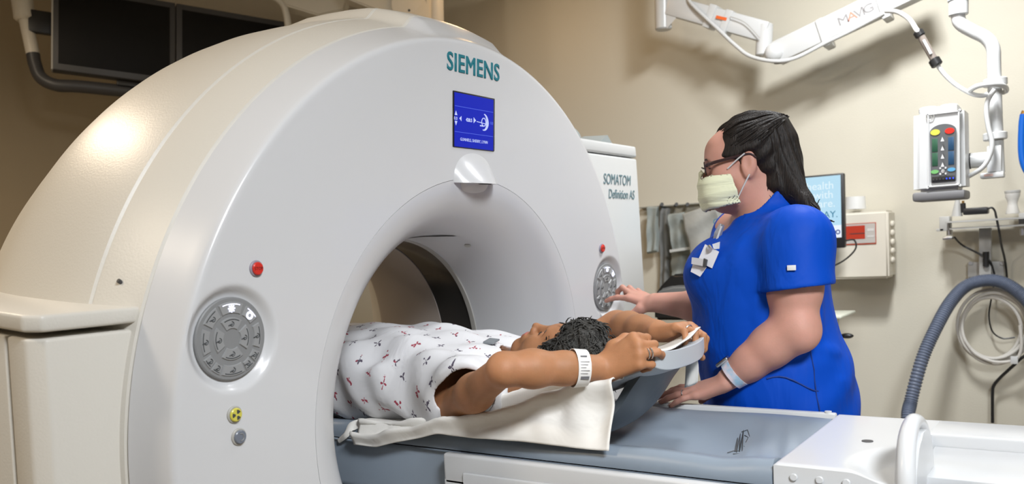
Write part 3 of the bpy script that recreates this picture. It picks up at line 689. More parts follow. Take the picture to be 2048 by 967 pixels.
def rail_shelf():
    t = thing('wall_rail_shelf', 'white equipment rail on a wall post holding adapter and white bottle', 'wall rail', wl(1970, 520, 0)); o = np.array(t.location)
    p = lambda x, y, d: wl(x, y, d)-o
    def bb(nm, x0, y0, x1, y1, d0, d1, m, bev=.003):
        a, b = p(x0, y1, d0), p(x1, y0, d0); return box(nm, (a[0], -d1, a[2]), (b[0], -d0, b[2]), m, t, bev)
    gm = mat('rail_white', (.44, .44, .425), .4)
    bb('upper_bar', 1902, 432, 2110, 444, .04, .22, gm, .004); bb('lower_bar', 1905, 446, 2110, 457, .10, .20, gm, .004)
    bb('post', 1960, 455, 1984, 550, .03, .07, gm); bb('wall_plate', 1937, 521, 2010, 553, .0, .03, gm)
    for x in (1941, 2004): cyl('plate_screw', p(x, 526, .03), p(x, 526, .036), .008, M['steel'], t, 10)
    bb('end_bracket', 1884, 432, 1904, 462, .08, .16, gm, .003); bb('end_lug', 1878, 456, 1893, 462, .08, .16, gm, .002)
    cyl('rail_knob', p(1899, 470, .15), p(1899, 460, .15), .012, M['steel'], t, 12); bb('knob_foot', 1889, 472, 1908, 479, .12, .18, M['steel'], .003)
    cyl('rail_knob', p(2046, 470, .15), p(2046, 456, .15), .012, M['steel'], t, 12); bb('end_bracket', 2040, 425, 2060, 452, .08, .16, gm, .003)
    cyl('hook', p(1972, 532, .078), p(1972, 503, .078), .012, M['black'], t, 12)
    cyl('funnel', p(1914, 432, .13), p(1915, 395, .13), .022, gm, t, 20, .007)
    # bottle, adapter
    b = thing('white_bottle', 'small white waisted bottle at the right end of the rail', 'bottle', wl(2025, 428, .12)); ob = np.array(b.location)
    rows = [(427, .024), (424, .025), (412, .019), (405, .018), (398, .022), (392, .027), (386, .028)]; V = []
    for y, r in rows:
        c = wl(2025, y, .12)-ob; V += [(c[0]+r*math.cos(a), c[1]+r*math.sin(a), c[2]) for a in np.linspace(0, 2*PI, 22, endpoint=False)]
    mesh('bottle_body', V, grid_faces(7, 22, False, True)+[tuple(range(22)), tuple(range(132, 154))], mat('bottle_white', (.66, .65, .62), .4), b)
    c = wl(2025, 384, .12)-ob; cyl('bottle_cap', (c[0], c[1], c[2]-.004), (c[0], c[1], c[2]+.008), .029, gm, b, 22, bev=.002)
    a_ = thing('power_adapter', 'black power adapter lying on the white wall rail', 'adapter', wl(1955, 430, .14)); oa = np.array(a_.location)
    A, B = wl(1926, 430, .17)-oa, wl(1976, 413, .17)-oa
    box('adapter_body', (A[0], -.04, A[2]), (B[0], .03, B[2]), M['black'], a_, .006)
    cyl('adapter_plug', wl(1927, 425, .17)-oa, wl(1926, 406, .17)-oa, .010, M['black'], a_, 12); cyl('plug_tip', wl(1926, 407, .17)-oa, wl(1926, 401, .17)-oa, .005, mat('brass', (.5, .3, .1), .3, metal=1), a_, 10)
    tube('adapter_cord', [wl(1976, 417, .17)-oa, wl(1984, 415, .17)-oa, wl(1990, 422, .17)-oa, wl(1992, 431, .19)-oa, wl(1998, 460, .23)-oa, wl(2003, 490, .15)-oa, wl(2010, 520, .06)-oa, wl(2014, 555, .04)-oa], .0045, M['black'], a_, 6)
    tube('adapter_cord', [wl(1909, 474, .15)-oa, wl(1925, 490, .08)-oa, wl(1960, 508, .08)-oa, wl(1980, 522, .08)-oa, wl(1989, 548, .06)-oa], .004, M['black'], a_, 6)
    # hose
    h0 = wl(1815, 850, .42); P = catmull([h0*np.array([1, 1, 0])+np.array([.02, -.05, .03]), h0*np.array([1, 1, .5]), h0, wl(1822, 800, .36), wl(1845, 716, .30), wl(1872, 655, .24), wl(1900, 605, .17), wl(1930, 573, .13), wl(1965, 561, .12), wl(2000, 563, .12), wl(2035, 582, .13), wl(2065, 615, .15), wl(2090, 680, .16), wl(2100, 800, .17)], 40)
    R = [.026+.0028*math.sin(i*PI/2*.95) for i in range(len(P))]
    P2 = catmull(P, 2); R = .0255+.0022*np.sin(np.arange(len(P2))*PI/3.0)
    V, F_ = tube_geo(P2, R, 14); tag(mesh('corrugated_hose', V, F_, mat('hose_grey', (.115, .14, .20), .4), None, 'full'), 'grey-blue corrugated hose looped over the wall bracket', 'hose')
    # coil of white cable
    cc = wl(1984, 650, .07); r0 = float(np.linalg.norm(wl(1984, 578, .07)-cc)); cm = mat('cable_white', (.58, .56, .52), .5); geo = []
    for k, (dx, dz, s) in enumerate(((0, 0, 1), (.012, -.018, .95), (-.006, -.012, .86), (.008, .0, .91))):
        geo.append(tube_geo([(cc[0]+dx+r0*.86*s*math.cos(a), cc[1]-.006*k-.01*math.sin(a*2), cc[2]+dz+r0*s*math.sin(a)) for a in np.linspace(PI*.5, PI*2.5, 50)], .0072, 8))
    geo.append(tube_geo(catmull([wl(1930, 680, .1), wl(1950, 706, .1), wl(1985, 722, .1), wl(2020, 722, .1), wl(2036, 714, .1), wl(2043, 690, .1), wl(2040, 650, .1)], 8), .0065, 8))
    V, F_ = join_geo(geo); cw = tag(mesh('cable_coil', V, F_, cm), 'coil of white cable hanging under the grey hose', 'cable')
    box('cable_tag', wl(2021, 727, .11)-[0, .004, 0], wl(2036, 712, .11)+[0, .004, 0], M['white'], cw, .002)
    bc = tag(tube('black_cord', [wl(1985, 845, .05), wl(1985, 790, .05), wl(1987, 772, .05), wl(1998, 757, .06), wl(2025, 732, .08), wl(2048, 712, .09), wl(2090, 690, .09)], .0065, M['black'], None, 8), 'black power cord running down the wall below the cable coil', 'cord')
    tag(tube('thin_black_cord', [wl(1989, 560, .05), wl(1984, 590, .05), wl(1978, 630, .05), wl(1985, 662, .05), wl(2005, 676, .05), wl(2030, 674, .05)], .0035, M['black'], None, 6), 'thin black cord dangling inside the white cable coil', 'cord')
    bh = tag(tube('blue_hose', [at(2047, 228, Y=2.2), at(2044, 250, Y=2.2), at(2043, 300, Y=2.2), at(2050, 335, Y=2.2), at(2075, 370, Y=2.2)], .013, mat('hose_blue', (.0, .13, .62), .35), None, 10), 'bright blue hose at the right edge of the photo', 'hose')
    cyl('hose_fitting', at(2046, 232, Y=2.2), at(2050, 222, Y=2.2), .012, mat('brass', (.5, .3, .1), .3, metal=1), bh, 10)
rail_shelf()
# lead aprons on a wall rack
def drape(name, quad, m, label, th=.03, fold=.012, hem=None, seed=0, group=None):
    """cloth hung between four picture corners (tl, tr, br, bl), given as room points"""
    tl, tr, br, bl = [np.array(q) for q in quad]; nu, nv = 18, 26; V = []
    for side in (0, 1):
        for i in range(nv):
            v = i/(nv-1)
            for j in range(nu):
                u = j/(nu-1); P_ = (tl*(1-u)+tr*u)*(1-v)+(bl*(1-u)+br*u)*v
                d = fold*(.3+.7*v)*math.sin(u*7+seed+v*1.2)+fold*.6*math.sin(v*11+seed*2+u*2)
                e = 1 if 0 < j < nu-1 and 0 < i < nv-1 else .25
                V.append(P_+np.array([0, -d-(th*e if side == 0 else 0), 0]))
    m_ = nu*nv; F_ = grid_faces(nv, nu)+[tuple(i+m_ for i in q[::-1]) for q in grid_faces(nv, nu)]
    ring = [j for j in range(nu)]+[i*nu+nu-1 for i in range(1, nv)]+[(nv-1)*nu+j for j in range(nu-2, -1, -1)]+[i*nu for i in range(nv-2, 0, -1)]
    for a, b in zip(ring, ring[1:]+ring[:1]): F_.append((a, b, b+m_, a+m_))
    o = tag(mesh(name, V, F_, m, None, 60), label, 'apron', group)
    if hem is not None:
        a, b = hem
        V = [(tl*(1-u)+tr*u)*(1-v)+(bl*(1-u)+br*u)*v+np.array([0, -th-fold*1.9, 0]) for v in (a, b) for u in (0.03, .97)]
        V += [q+np.array([0, .02, 0]) for q in V]
        mesh('hem_band', V, [(0, 1, 3, 2), (4, 6, 7, 5), (0, 4, 5, 1), (2, 3, 7, 6), (0, 2, 6, 4), (1, 5, 7, 3)], mat('hem_white', (.55, .57, .55), .6), o)
    return o
ap = lambda x, y, d=.06: wl(x, y, d)
c1 = mat('apron_teal', (.30, .335, .325), .6, bump=(25, .3)); c2 = mat('apron_grey', (.35, .355, .335), .6, bump=(25, .3)); c3 = mat('apron_dark', (.17, .175, .17), .6, bump=(25, .3))
rk = thing('apron_rack', 'dull metal wall rack of hooks from which the grey aprons hang', 'rack', wl(1360, 406, 0)); ro = np.array(rk.location)
a, b = wl(1285, 416, .0)-ro, wl(1450, 402, .0)-ro; box('rack_rail', (a[0], -.04, a[2]), (b[0]+.02, -.004, b[2]), mat('rack_metal', (.30, .30, .27), .5), rk, .004)
for x in (1322, 1351, 1373, 1423): cyl('rack_hook', wl(x, 411, .04)-ro, wl(x+2, 408, .13)-ro, .009, M['dark'], rk, 10)
drape('lead_apron', [ap(1298, 412), ap(1318, 413), ap(1319, 503), ap(1298, 507)], c1, 'narrow quilted grey-green apron nearest the white scanner tower', .03, .008, seed=1)
drape('lead_apron', [ap(1323, 412, .02), ap(1340, 415, .02), ap(1340, 590, .02), ap(1324, 592, .02)], c3, 'dark grey apron hanging long between two lighter ones', .03, .008, seed=2)
drape('lead_apron', [ap(1338, 428, .10), ap(1370, 424, .10), ap(1386, 498, .10), ap(1346, 504, .10)], c1, 'grey-green apron folded over with a white hem', .03, .010, (.93, 1.0), seed=3)
drape('lead_apron', [ap(1342, 500, .05), ap(1384, 497, .05), ap(1388, 552, .05), ap(1342, 552, .05)], c1, 'grey-green apron hanging below the white hem', .02, .010, seed=4)
drape('lead_apron', [ap(1364, 428, .16), ap(1437, 404, .16), ap(1452, 470, .16), ap(1385, 522, .16)], c2, 'large pale grey apron slung askew in front of the others', .03, .010, seed=5)
def chair():
    t = thing('desk_chair', 'black desk chair by the back wall behind the woman in blue', 'chair', at(1400, 700, Y=1.75)); t.location[2] = 0; o = np.array(t.location)
    p = lambda x, y, d=0: at(x, y, Y=1.75+d)-o
    def pad(nm, pts, th, m):
        n = len(pts); V = [p(x, y) for x, y in pts]+[p(x, y)+np.array([0, th, 0]) for x, y in pts]
        bm = bmesh.new(); vv = [bm.verts.new(Vector(v)) for v in V]; bm.faces.new(vv[:n]); bm.faces.new(vv[n:][::-1])
        for i in range(n): bm.faces.new((vv[i], vv[(i+1) % n], vv[n+(i+1) % n], vv[n+i]))
        bmesh.ops.recalc_face_normals(bm, faces=bm.faces); bmesh.ops.bevel(bm, geom=list(bm.edges), offset=.012, segments=3, affect='EDGES'); return obj(nm, bm, m, t)
    pad('backrest', [(1306, 596), (1316, 576), (1343, 548), (1440, 546), (1450, 640), (1308, 640)], .10, M['black'])
    bp = mat('chair_pad', (.16, .165, .165), .5); q = pad('back_pad', [(1309, 597), (1322, 577), (1350, 570), (1440, 569), (1446, 612), (1309, 612)], .03, bp); q.location = (0, -.02, 0)
    s = p(1380, 700); box('seat', (s[0]-.22, -.10, .44), (s[0]+.22, .30, .52), M['black'], t, .03, 3)
    cyl('column', (s[0], .1, .08), (s[0], .1, .45), .03, M['dark'], t, 16); tube('back_bracket', [(s[0], .28, .48), (s[0], .2, .7), (s[0], .08, 1.0)], .02, M['dark'], t, 10)
    for k in range(5):
        a = 2*PI*k/5; e = (s[0]+.28*math.cos(a), .1+.28*math.sin(a), .055)
        l = tube('leg', [(s[0], .1, .10), e], [.025, .018], M['dark'], t, 10, 1); cyl('caster', (e[0]-.012, e[1], .028), (e[0]+.012, e[1], .028), .028, M['black'], l, 14)
chair()
# things on the far tower
tp = Gw(-.30, .93, .712)
bm = bmesh.new(); bmesh.ops.create_uvsphere(bm, u_segments=28, v_segments=16, radius=.06, matrix=Matrix.Translation(Vector(Gw(-.3, .955, .725))) @ Matrix.Diagonal((1, 1, .95, 1)))
bmesh.ops.bisect_plane(bm, geom=list(bm.verts)+list(bm.edges)+list(bm.faces), plane_co=Vector(Gw(-.3, .95, .713)), plane_no=(math.sin(TAU), 0, math.cos(TAU)), clear_inner=True)
bmesh.ops.holes_fill(bm, edges=[e for e in bm.edges if e.is_boundary])
gm_ = mat('cushion_grey', (.27, .30, .30), .6); tag(obj('foam_roll', bm, gm_), 'grey rounded foam support on top of the white scanner tower', 'foam support')
fw = thing('foam_wedge', 'small grey foam wedge on the tower beside the rounded one', 'foam support', Gw(-.25, 1.08, .713)); fw.rotation_euler = (0, TAU, 0)
mesh('wedge_block', [(-.05, -.07, 0), (.05, -.07, 0), (.05, .075, 0), (-.05, .075, 0), (-.05, -.04, .028), (.05, -.04, .018), (.05, .012, .042), (-.05, .012, .042), (.05, .06, .008), (-.05, .06, .008)],
     [(0, 1, 2, 3), (0, 1, 5, 4), (4, 5, 6, 7), (7, 6, 8, 9), (9, 8, 2, 3), (0, 4, 7, 9, 3), (1, 2, 8, 6, 5)], gm_, fw)
# ------------------------------------------------------------------ smooth bodies : distance fields turned into one surface
class Field:
    def __init__(s, lo, hi, h):
        s.lo = np.array(lo, float); s.h = h; s.n = np.ceil((np.array(hi)-s.lo)/h).astype(int)+1
        s.D = np.full(s.n, .06, np.float32)
    def win(s, lo, hi, pad):
        a = np.maximum(np.floor((np.array(lo)-pad-s.lo)/s.h).astype(int), 0); b = np.minimum(np.ceil((np.array(hi)+pad-s.lo)/s.h).astype(int)+1, s.n)
        if np.any(b <= a): return None
        sl = tuple(slice(i, j) for i, j in zip(a, b))
        ax = [(s.lo[i]+s.h*np.arange(a[i], b[i])).astype(np.float32) for i in range(3)]
        return sl, (ax[0][:, None, None], ax[1][None, :, None], ax[2][None, None, :])
    def put(s, fn, lo, hi, k=.01, op='add'):
        w_ = s.win(lo, hi, k+.02)
        if w_ is None: return
        sl, P = w_; d = fn(*P).astype(np.float32); a = s.D[sl]
        if op == 'add':
            hh = np.clip(.5+.5*(a-d)/k, 0, 1) if k else (d < a)
            s.D[sl] = a*(1-hh)+d*hh-k*hh*(1-hh)
        elif op == 'sub':
            d = -d; hh = np.clip(.5-.5*(a-d)/max(k, 1e-6), 0, 1); s.D[sl] = a*(1-hh)+d*hh+k*hh*(1-hh)
        elif op == 'off': s.D[sl] = a+d
    def rc(s, a, ra, b, rb, k=.01, op='add', flat=None):
        a, b = np.array(a, float), np.array(b, float); ab = b-a; L = max(ab @ ab, 1e-9); R = max(ra, rb)
        def fn(x, y, z):
            px, py, pz = x-a[0], y-a[1], z-a[2]; t = np.clip((px*ab[0]+py*ab[1]+pz*ab[2])/L, 0, 1)
            qx, qy, qz = px-t*ab[0], py-t*ab[1], pz-t*ab[2]; r = ra+(rb-ra)*t
            if flat is not None:
                n, f = flat; n = np.array(n)/np.linalg.norm(n); m_ = qx*n[0]+qy*n[1]+qz*n[2]; e = m_*(1/f-1); qx, qy, qz = qx+e*n[0], qy+e*n[1], qz+e*n[2]
                return (np.sqrt(qx*qx+qy*qy+qz*qz)-r)*min(1, .5+.5*f)
            return np.sqrt(qx*qx+qy*qy+qz*qz)-r
        s.put(fn, np.minimum(a, b)-R, np.maximum(a, b)+R, k, op)
    def chain(s, pts, rs, k=.01, op='add', flat=None):
        for i in range(len(pts)-1): s.rc(pts[i], rs[i], pts[i+1], rs[i+1], k, op, flat)
    def ell(s, c, r, k=.01, R=None, op='add'):
        c = np.array(c, float); r = np.array(r, float); R = np.eye(3) if R is None else np.array(R)   # columns of R are the ellipsoid axes
        def fn(x, y, z):
            px, py, pz = x-c[0], y-c[1], z-c[2]
            q = [(px*R[0, i]+py*R[1, i]+pz*R[2, i]) for i in range(3)]
            k0 = np.sqrt(sum((q[i]/r[i])**2 for i in range(3))); k1 = np.sqrt(sum((q[i]/r[i]**2)**2 for i in range(3)))+1e-9
            return k0*(k0-1)/k1
        m_ = np.abs(R) @ r; s.put(fn, c-m_, c+m_, k, op)
    def soften(s, n=1):
        for _ in range(n):
            for ax in range(3):
                a = np.roll(s.D, 1, ax); b = np.roll(s.D, -1, ax); s.D = .5*s.D+.25*a+.25*b
    def surface(s, name, m, parent=None, slots=None, keep=None):
        D = s.D; neg = D < 0; c = neg[:-1, :-1, :-1].astype(np.int8)
        cnt = np.zeros(np.array(D.shape)-1, np.int8)
        for i in (0, 1):
            for j in (0, 1):
                for k in (0, 1): cnt += neg[i:D.shape[0]-1+i, j:D.shape[1]-1+j, k:D.shape[2]-1+k]
        act = np.argwhere((cnt > 0) & (cnt < 8)); idx = np.full(cnt.shape, -1, np.int32); idx[tuple(act.T)] = np.arange(len(act))
        cor = [(i, j, k) for i in (0, 1) for j in (0, 1) for k in (0, 1)]
        val = np.stack([D[act[:, 0]+i, act[:, 1]+j, act[:, 2]+k] for i, j, k in cor], 1)
        acc = np.zeros((len(act), 3)); num = np.zeros(len(act))
        for p in range(8):
            for q in range(p+1, 8):
                A, B = np.array(cor[p]), np.array(cor[q])
                if np.abs(A-B).sum() != 1: continue
                va, vb = val[:, p], val[:, q]; x = (va < 0) != (vb < 0); t = np.where(x, va/(va-vb+1e-12), 0)[:, None]
                acc += np.where(x[:, None], A+(B-A)*t, 0); num += x
        V = s.lo+s.h*(act+acc/num[:, None]); F_ = []
        for ax in range(3):
            b, c2 = (ax+1) % 3, (ax+2) % 3; sl0 = [slice(None)]*3; sl1 = [slice(None)]*3; sl0[ax] = slice(0, -1); sl1[ax] = slice(1, None)
            e = np.argwhere(neg[tuple(sl0)] != neg[tuple(sl1)]); e = e[(e[:, b] > 0) & (e[:, c2] > 0) & (e[:, b] < D.shape[b]-1) & (e[:, c2] < D.shape[c2]-1)]
            q = []
            for db, dc in ((1, 1), (0, 1), (0, 0), (1, 0)):
                cc = e.copy(); cc[:, b] -= db; cc[:, c2] -= dc; q.append(idx[tuple(cc.T)])
            q = np.stack(q, 1); fl = neg[tuple(e.T)]; q[~fl] = q[~fl][:, ::-1]; F_.append(q)
        F_ = np.concatenate(F_); F_ = F_[(F_ >= 0).all(1)]
        me = bpy.data.meshes.new(name); me.vertices.add(len(V)); me.vertices.foreach_set('co', V.ravel())
        me.loops.add(F_.size); me.loops.foreach_set('vertex_index', F_.ravel()); me.polygons.add(len(F_)); me.polygons.foreach_set('loop_start', np.arange(0, F_.size, 4)); me.update(); me.validate()
        o = link(name, me, m, parent, 'full')
        if slots:
            c = V[F_].mean(1); mi = np.zeros(len(F_), np.int32)
            for i, fn in enumerate(slots): mi[fn(c)] = i+1
            me.polygons.foreach_set('material_index', mi)
        return o
def sections(S, axis, u, v, power=2.0, grow=0.0):
    """a trunk: S rows (t, cu, cv, a, b) along axis, u/v the cross directions; returns distance function and bounds"""
    S = np.array(S, float); S = S[np.argsort(S[:, 0])]; axis, u, v = [np.array(q, float) for q in (axis, u, v)]
    tt = np.linspace(S[0, 0], S[-1, 0], 200); rows = []
    for c in range(1, 5):
        cm = catmull(np.stack([S[:, 0], S[:, c]], 1), 12); rows.append(np.interp(tt, cm[:, 0], cm[:, 1]))
    t0, t1 = S[0, 0], S[-1, 0]
    def fn(x, y, z):
        t = x*axis[0]+y*axis[1]+z*axis[2]; tc = np.clip(t, t0, t1)
        cu, cv, a, b = [np.interp(tc, tt, r) for r in rows]; a = a+grow; b = b+grow
        du = np.abs((x*u[0]+y*u[1]+z*u[2]-cu)/a); dv = np.abs((x*v[0]+y*v[1]+z*v[2]-cv)/b)
        k0 = (du**power+dv**power)**(1/power); d = (k0-1)*np.minimum(a, b)
        e = np.maximum(t0-grow-t, t-t1-grow); return np.where(e > 0, np.sqrt(np.maximum(d, 0)**2+e*e)+np.minimum(d, 0)*0, np.maximum(d, e))
    return fn
def basis(o, x, z):
    x = np.array(x, float); x /= np.linalg.norm(x); z = np.array(z, float); z = z-x*(x @ z); z /= np.linalg.norm(z); y = np.cross(z, x)
    R = np.stack([x, y, z], 1); o = np.array(o, float); return lambda p: o+R @ np.array(p, float), R
FING = dict(index=((.088, .027, .002), (.043, .026, .021), .0090), middle=((.092, .006, .005), (.047, .029, .021), .0092), ring=((.086, -.014, .003), (.043, .027, .021), .0088), little=((.076, -.032, -.001), (.034, .020, .018), .0078))
def hand(fd, o, x, z, curl, thumb, side=1, s=1.0, spread=None):
    """side=+1: thumb on the +y side of the frame. Returns finger joints in room coordinates"""
    L, R = basis(o, x, z); m_ = lambda p: L(np.array(p)*np.array([1, side, 1])*s); J = {}
    sp = dict(index=.07, middle=.0, ring=-.07, little=-.16); sp.update(spread or {})
    for f, (kn, seg, r) in FING.items():
        fd.rc(m_((.004, kn[1]*.55, -.004)), .0165*s, m_(kn), .0118*s, .014, flat=(R[:, 2], .92))
        c = curl[f]; ang = 0; p = np.array(kn, float); pts = [p]; 
        for a, l in zip(c, seg):
            ang += math.radians(a); d = np.array([math.cos(ang)*math.cos(sp[f]), math.cos(ang)*math.sin(sp[f]), -math.sin(ang)]); p = p+d*l; pts.append(p)
        J[f] = [m_(q) for q in pts]; rr = [r*1.12*s, r*s, r*.92*s, r*.78*s]
        fd.rc(J[f][0], rr[0], J[f][1], rr[1], .008)
        fd.rc(J[f][1], rr[1], J[f][2], rr[2], .004); fd.rc(J[f][2], rr[2], J[f][3], rr[3], .004)
    t = [m_(q) for q in thumb]; J['thumb'] = t
    fd.rc(m_((.012, .012, -.008)), .017*s, t[0], .0155*s, .014); fd.rc(t[0], .0150*s, t[1], .0115*s, .010); fd.rc(t[1], .0112*s, t[2], .0100*s, .005); fd.rc(t[2], .0100*s, t[3], .0082*s, .004)
    fd.rc(m_((.015, -.012, -.012)), .012*s, m_((.062, -.024, -.012)), .010*s, .012)
    fd.rc(m_((-.012, 0, -.003)), .020*s, m_((.02, 0, -.004)), .019*s, .012, flat=(R[:, 2], .82))
    return J
def nail(parent, J, f, zdir, m, r=.0058):
    a, b = np.array(J[f][2]), np.array(J[f][3]); d = (b-a)/np.linalg.norm(b-a); z = np.array(zdir, float); z = z-d*(z @ d); z /= np.linalg.norm(z)
    bm = bmesh.new(); L, R = basis(b+z*.0050-d*.002, d, z)
    bmesh.ops.create_uvsphere(bm, u_segments=12, v_segments=8, radius=1, matrix=Matrix([[*(R[i, 0]*.0075, R[i, 1]*r, R[i, 2]*.0016), (b+z*.0062-d*.001)[i]] for i in range(3)]+[[0, 0, 0, 1]])); return obj('fingernail', bm, m, parent, 'full')
def head(fd, O, x, z, s=1.0):
    L, R = basis(O, x, z); m_ = lambda *p: L(np.array(p)*s)
    E = lambda c, r, k=.01, op='add', Rm=None: fd.ell(m_(*c), np.array(r)*s, k*s, R if Rm is None else R @ Rm, op)
    C = lambda a, ra, b, rb, k=.01, op='add': fd.rc(m_(*a), ra*s, m_(*b), rb*s, k*s, op)
    E((-.010, 0, .028), (.091, .073, .080), .01); E((.030, 0, -.028), (.056, .060, .082), .03)
    for y in (-1, 1):
        C((.012, y*.046, -.066), .022, (.066, y*.010, -.100), .016, .03)
        E((.056, y*.036, -.034), (.030, .026, .030), .03)
    E((.074, 0, -.100), (.019, .020, .017), .02); E((.060, 0, .030), (.034, .052, .040), .03)
    C((.080, -.030, .014), .011, (.080, .030, .014), .011, .02)
    for y in (-1, 1):
        E((.098, y*.032, -.004), (.020, .019, .013), .014, 'sub'); E((.074, y*.032, -.005), (.0135, .015, .0125), .004)
    C((.088, 0, .004), .0075, (.106, 0, -.034), .0095, .014); E((.108, 0, -.040), (.012, .011, .0095), .008)
    for y in (-1, 1): E((.099, y*.012, -.043), (.010, .007, .0075), .006)
    E((.086, 0, -.068), (.014, .026, .016), .02); E((.096, 0, -.0665), (.0085, .021, .0052), .005); E((.094, 0, -.0765), (.0088, .018, .0064), .005)
    C((.106, -.019, -.0715), .0016, (.106, .019, -.0715), .0016, .003, 'sub')
    for y in (-1, 1):
        c, sn = math.cos(.2), math.sin(.2); Rm = np.array([[c, 0, -sn], [0, 1, 0], [sn, 0, c]])
        E((-.012, y*.076, -.016), (.019, .0075, .031), .008, 'add', Rm); E((-.008, y*.086, -.014), (.010, .007, .019), .004, 'sub', Rm); E((-.006, y*.075, -.043), (.008, .006, .009), .008)
    return L, R
# ------------------------------------------------------------------ skin, hair and cloth materials
def skin(name, col, col2, rough=.48, spots=.12):
    m = bpy.data.materials.new(name); m.use_nodes = True; nt = m.node_tree; b = nt.nodes['Principled BSDF']; N = nt.nodes.new; K = nt.links.new
    tc = N('ShaderNodeTexCoord'); n = N('ShaderNodeTexNoise'); n.inputs['Scale'].default_value = 14; n.inputs['Detail'].default_value = 5; n.inputs['Roughness'].default_value = .65
    r = N('ShaderNodeValToRGB'); r.color_ramp.elements[0].position = .35; r.color_ramp.elements[1].position = .68; r.color_ramp.elements[0].color = (*col, 1); r.color_ramp.elements[1].color = (*col2, 1)
    n2 = N('ShaderNodeTexNoise'); n2.inputs['Scale'].default_value = 260; bp = N('ShaderNodeBump'); bp.inputs['Strength'].default_value = .12; bp.inputs['Distance'].default_value = .002
    K(tc.outputs['Object'], n.inputs['Vector']); K(tc.outputs['Object'], n2.inputs['Vector']); K(n.outputs[0], r.inputs[0]); K(r.outputs[0], b.inputs['Base Color']); K(n2.outputs[0], bp.inputs['Height']); K(bp.outputs[0], b.inputs['Normal'])
    b.inputs['Roughness'].default_value = rough; b.inputs['Subsurface Weight'].default_value = .15; b.inputs['Subsurface Radius'].default_value = (.008, .003, .0015); b.inputs['Subsurface Scale'].default_value = 1; return m
def hairmat(name, c1, c2, axis=(30, 30, 4), rough=.42):
    m = bpy.data.materials.new(name); m.use_nodes = True; nt = m.node_tree; b = nt.nodes['Principled BSDF']; N = nt.nodes.new; K = nt.links.new
    tc = N('ShaderNodeTexCoord'); mp = N('ShaderNodeMapping'); mp.inputs['Scale'].default_value = axis; n = N('ShaderNodeTexNoise'); n.inputs['Scale'].default_value = 9; n.inputs['Detail'].default_value = 5; n.inputs['Distortion'].default_value = .4
    r = N('ShaderNodeValToRGB'); r.color_ramp.elements[0].position = .35; r.color_ramp.elements[1].position = .7; r.color_ramp.elements[0].color = (*c1, 1); r.color_ramp.elements[1].color = (*c2, 1)
    bp = N('ShaderNodeBump'); bp.inputs['Strength'].default_value = .5; bp.inputs['Distance'].default_value = .004
    K(tc.outputs['Object'], mp.inputs[0]); K(mp.outputs[0], n.inputs['Vector']); K(n.outputs[0], r.inputs[0]); K(r.outputs[0], b.inputs['Base Color']); K(n.outputs[0], bp.inputs['Height']); K(bp.outputs[0], b.inputs['Normal'])
    b.inputs['Roughness'].default_value = rough; b.inputs['Specular IOR Level'].default_value = .25; return m
def cloth(name, col, scale=(5, 5, 5), strength=.35, rough=.75, dist=.02, spec=.3):
    m = bpy.data.materials.new(name); m.use_nodes = True; nt = m.node_tree; b = nt.nodes['Principled BSDF']; N = nt.nodes.new; K = nt.links.new
    tc = N('ShaderNodeTexCoord'); mp = N('ShaderNodeMapping'); mp.inputs['Scale'].default_value = scale; n = N('ShaderNodeTexNoise'); n.inputs['Scale'].default_value = 1.6; n.inputs['Detail'].default_value = 3; n.inputs['Distortion'].default_value = .8
    bp = N('ShaderNodeBump'); bp.inputs['Strength'].default_value = strength; bp.inputs['Distance'].default_value = dist
    K(tc.outputs['Object'], mp.inputs[0]); K(mp.outputs[0], n.inputs['Vector']); K(n.outputs[0], bp.inputs['Height']); K(bp.outputs[0], b.inputs['Normal'])
    b.inputs['Base Color'].default_value = (*col, 1); b.inputs['Roughness'].default_value = rough; b.inputs['Specular IOR Level'].default_value = spec; return m, nt, b, tc
SKP = skin('skin_tan', (.345, .158, .07), (.42, .19, .09), .6); SKT = skin('skin_pink', (.47, .245, .185), (.54, .265, .205), .6)
LIP = mat('lip', (.42, .13, .11), .4, sub=.1); NAIL = mat('nail', (.55, .33, .27), .25); HG = hairmat('hair_grey', (.010, .010, .009), (.085, .082, .076), (12, 40, 40), .6); HB = hairmat('hair_black', (.005, .004, .004), (.020, .014, .011), (40, 40, 5), .5)
BLUE, _, _, _ = cloth('scrub_blue', (.0, .056, .43), (7, 7, 3), .45, .6, .025, .15)
SHEET, _, _, _ = cloth('sheet_white', (.74, .72, .68), (6, 6, 6), .3, .8)
GOWN, nt_, b_, tc_ = cloth('gown_print', (.72, .72, .74), (7, 5, 5), .3, .8)
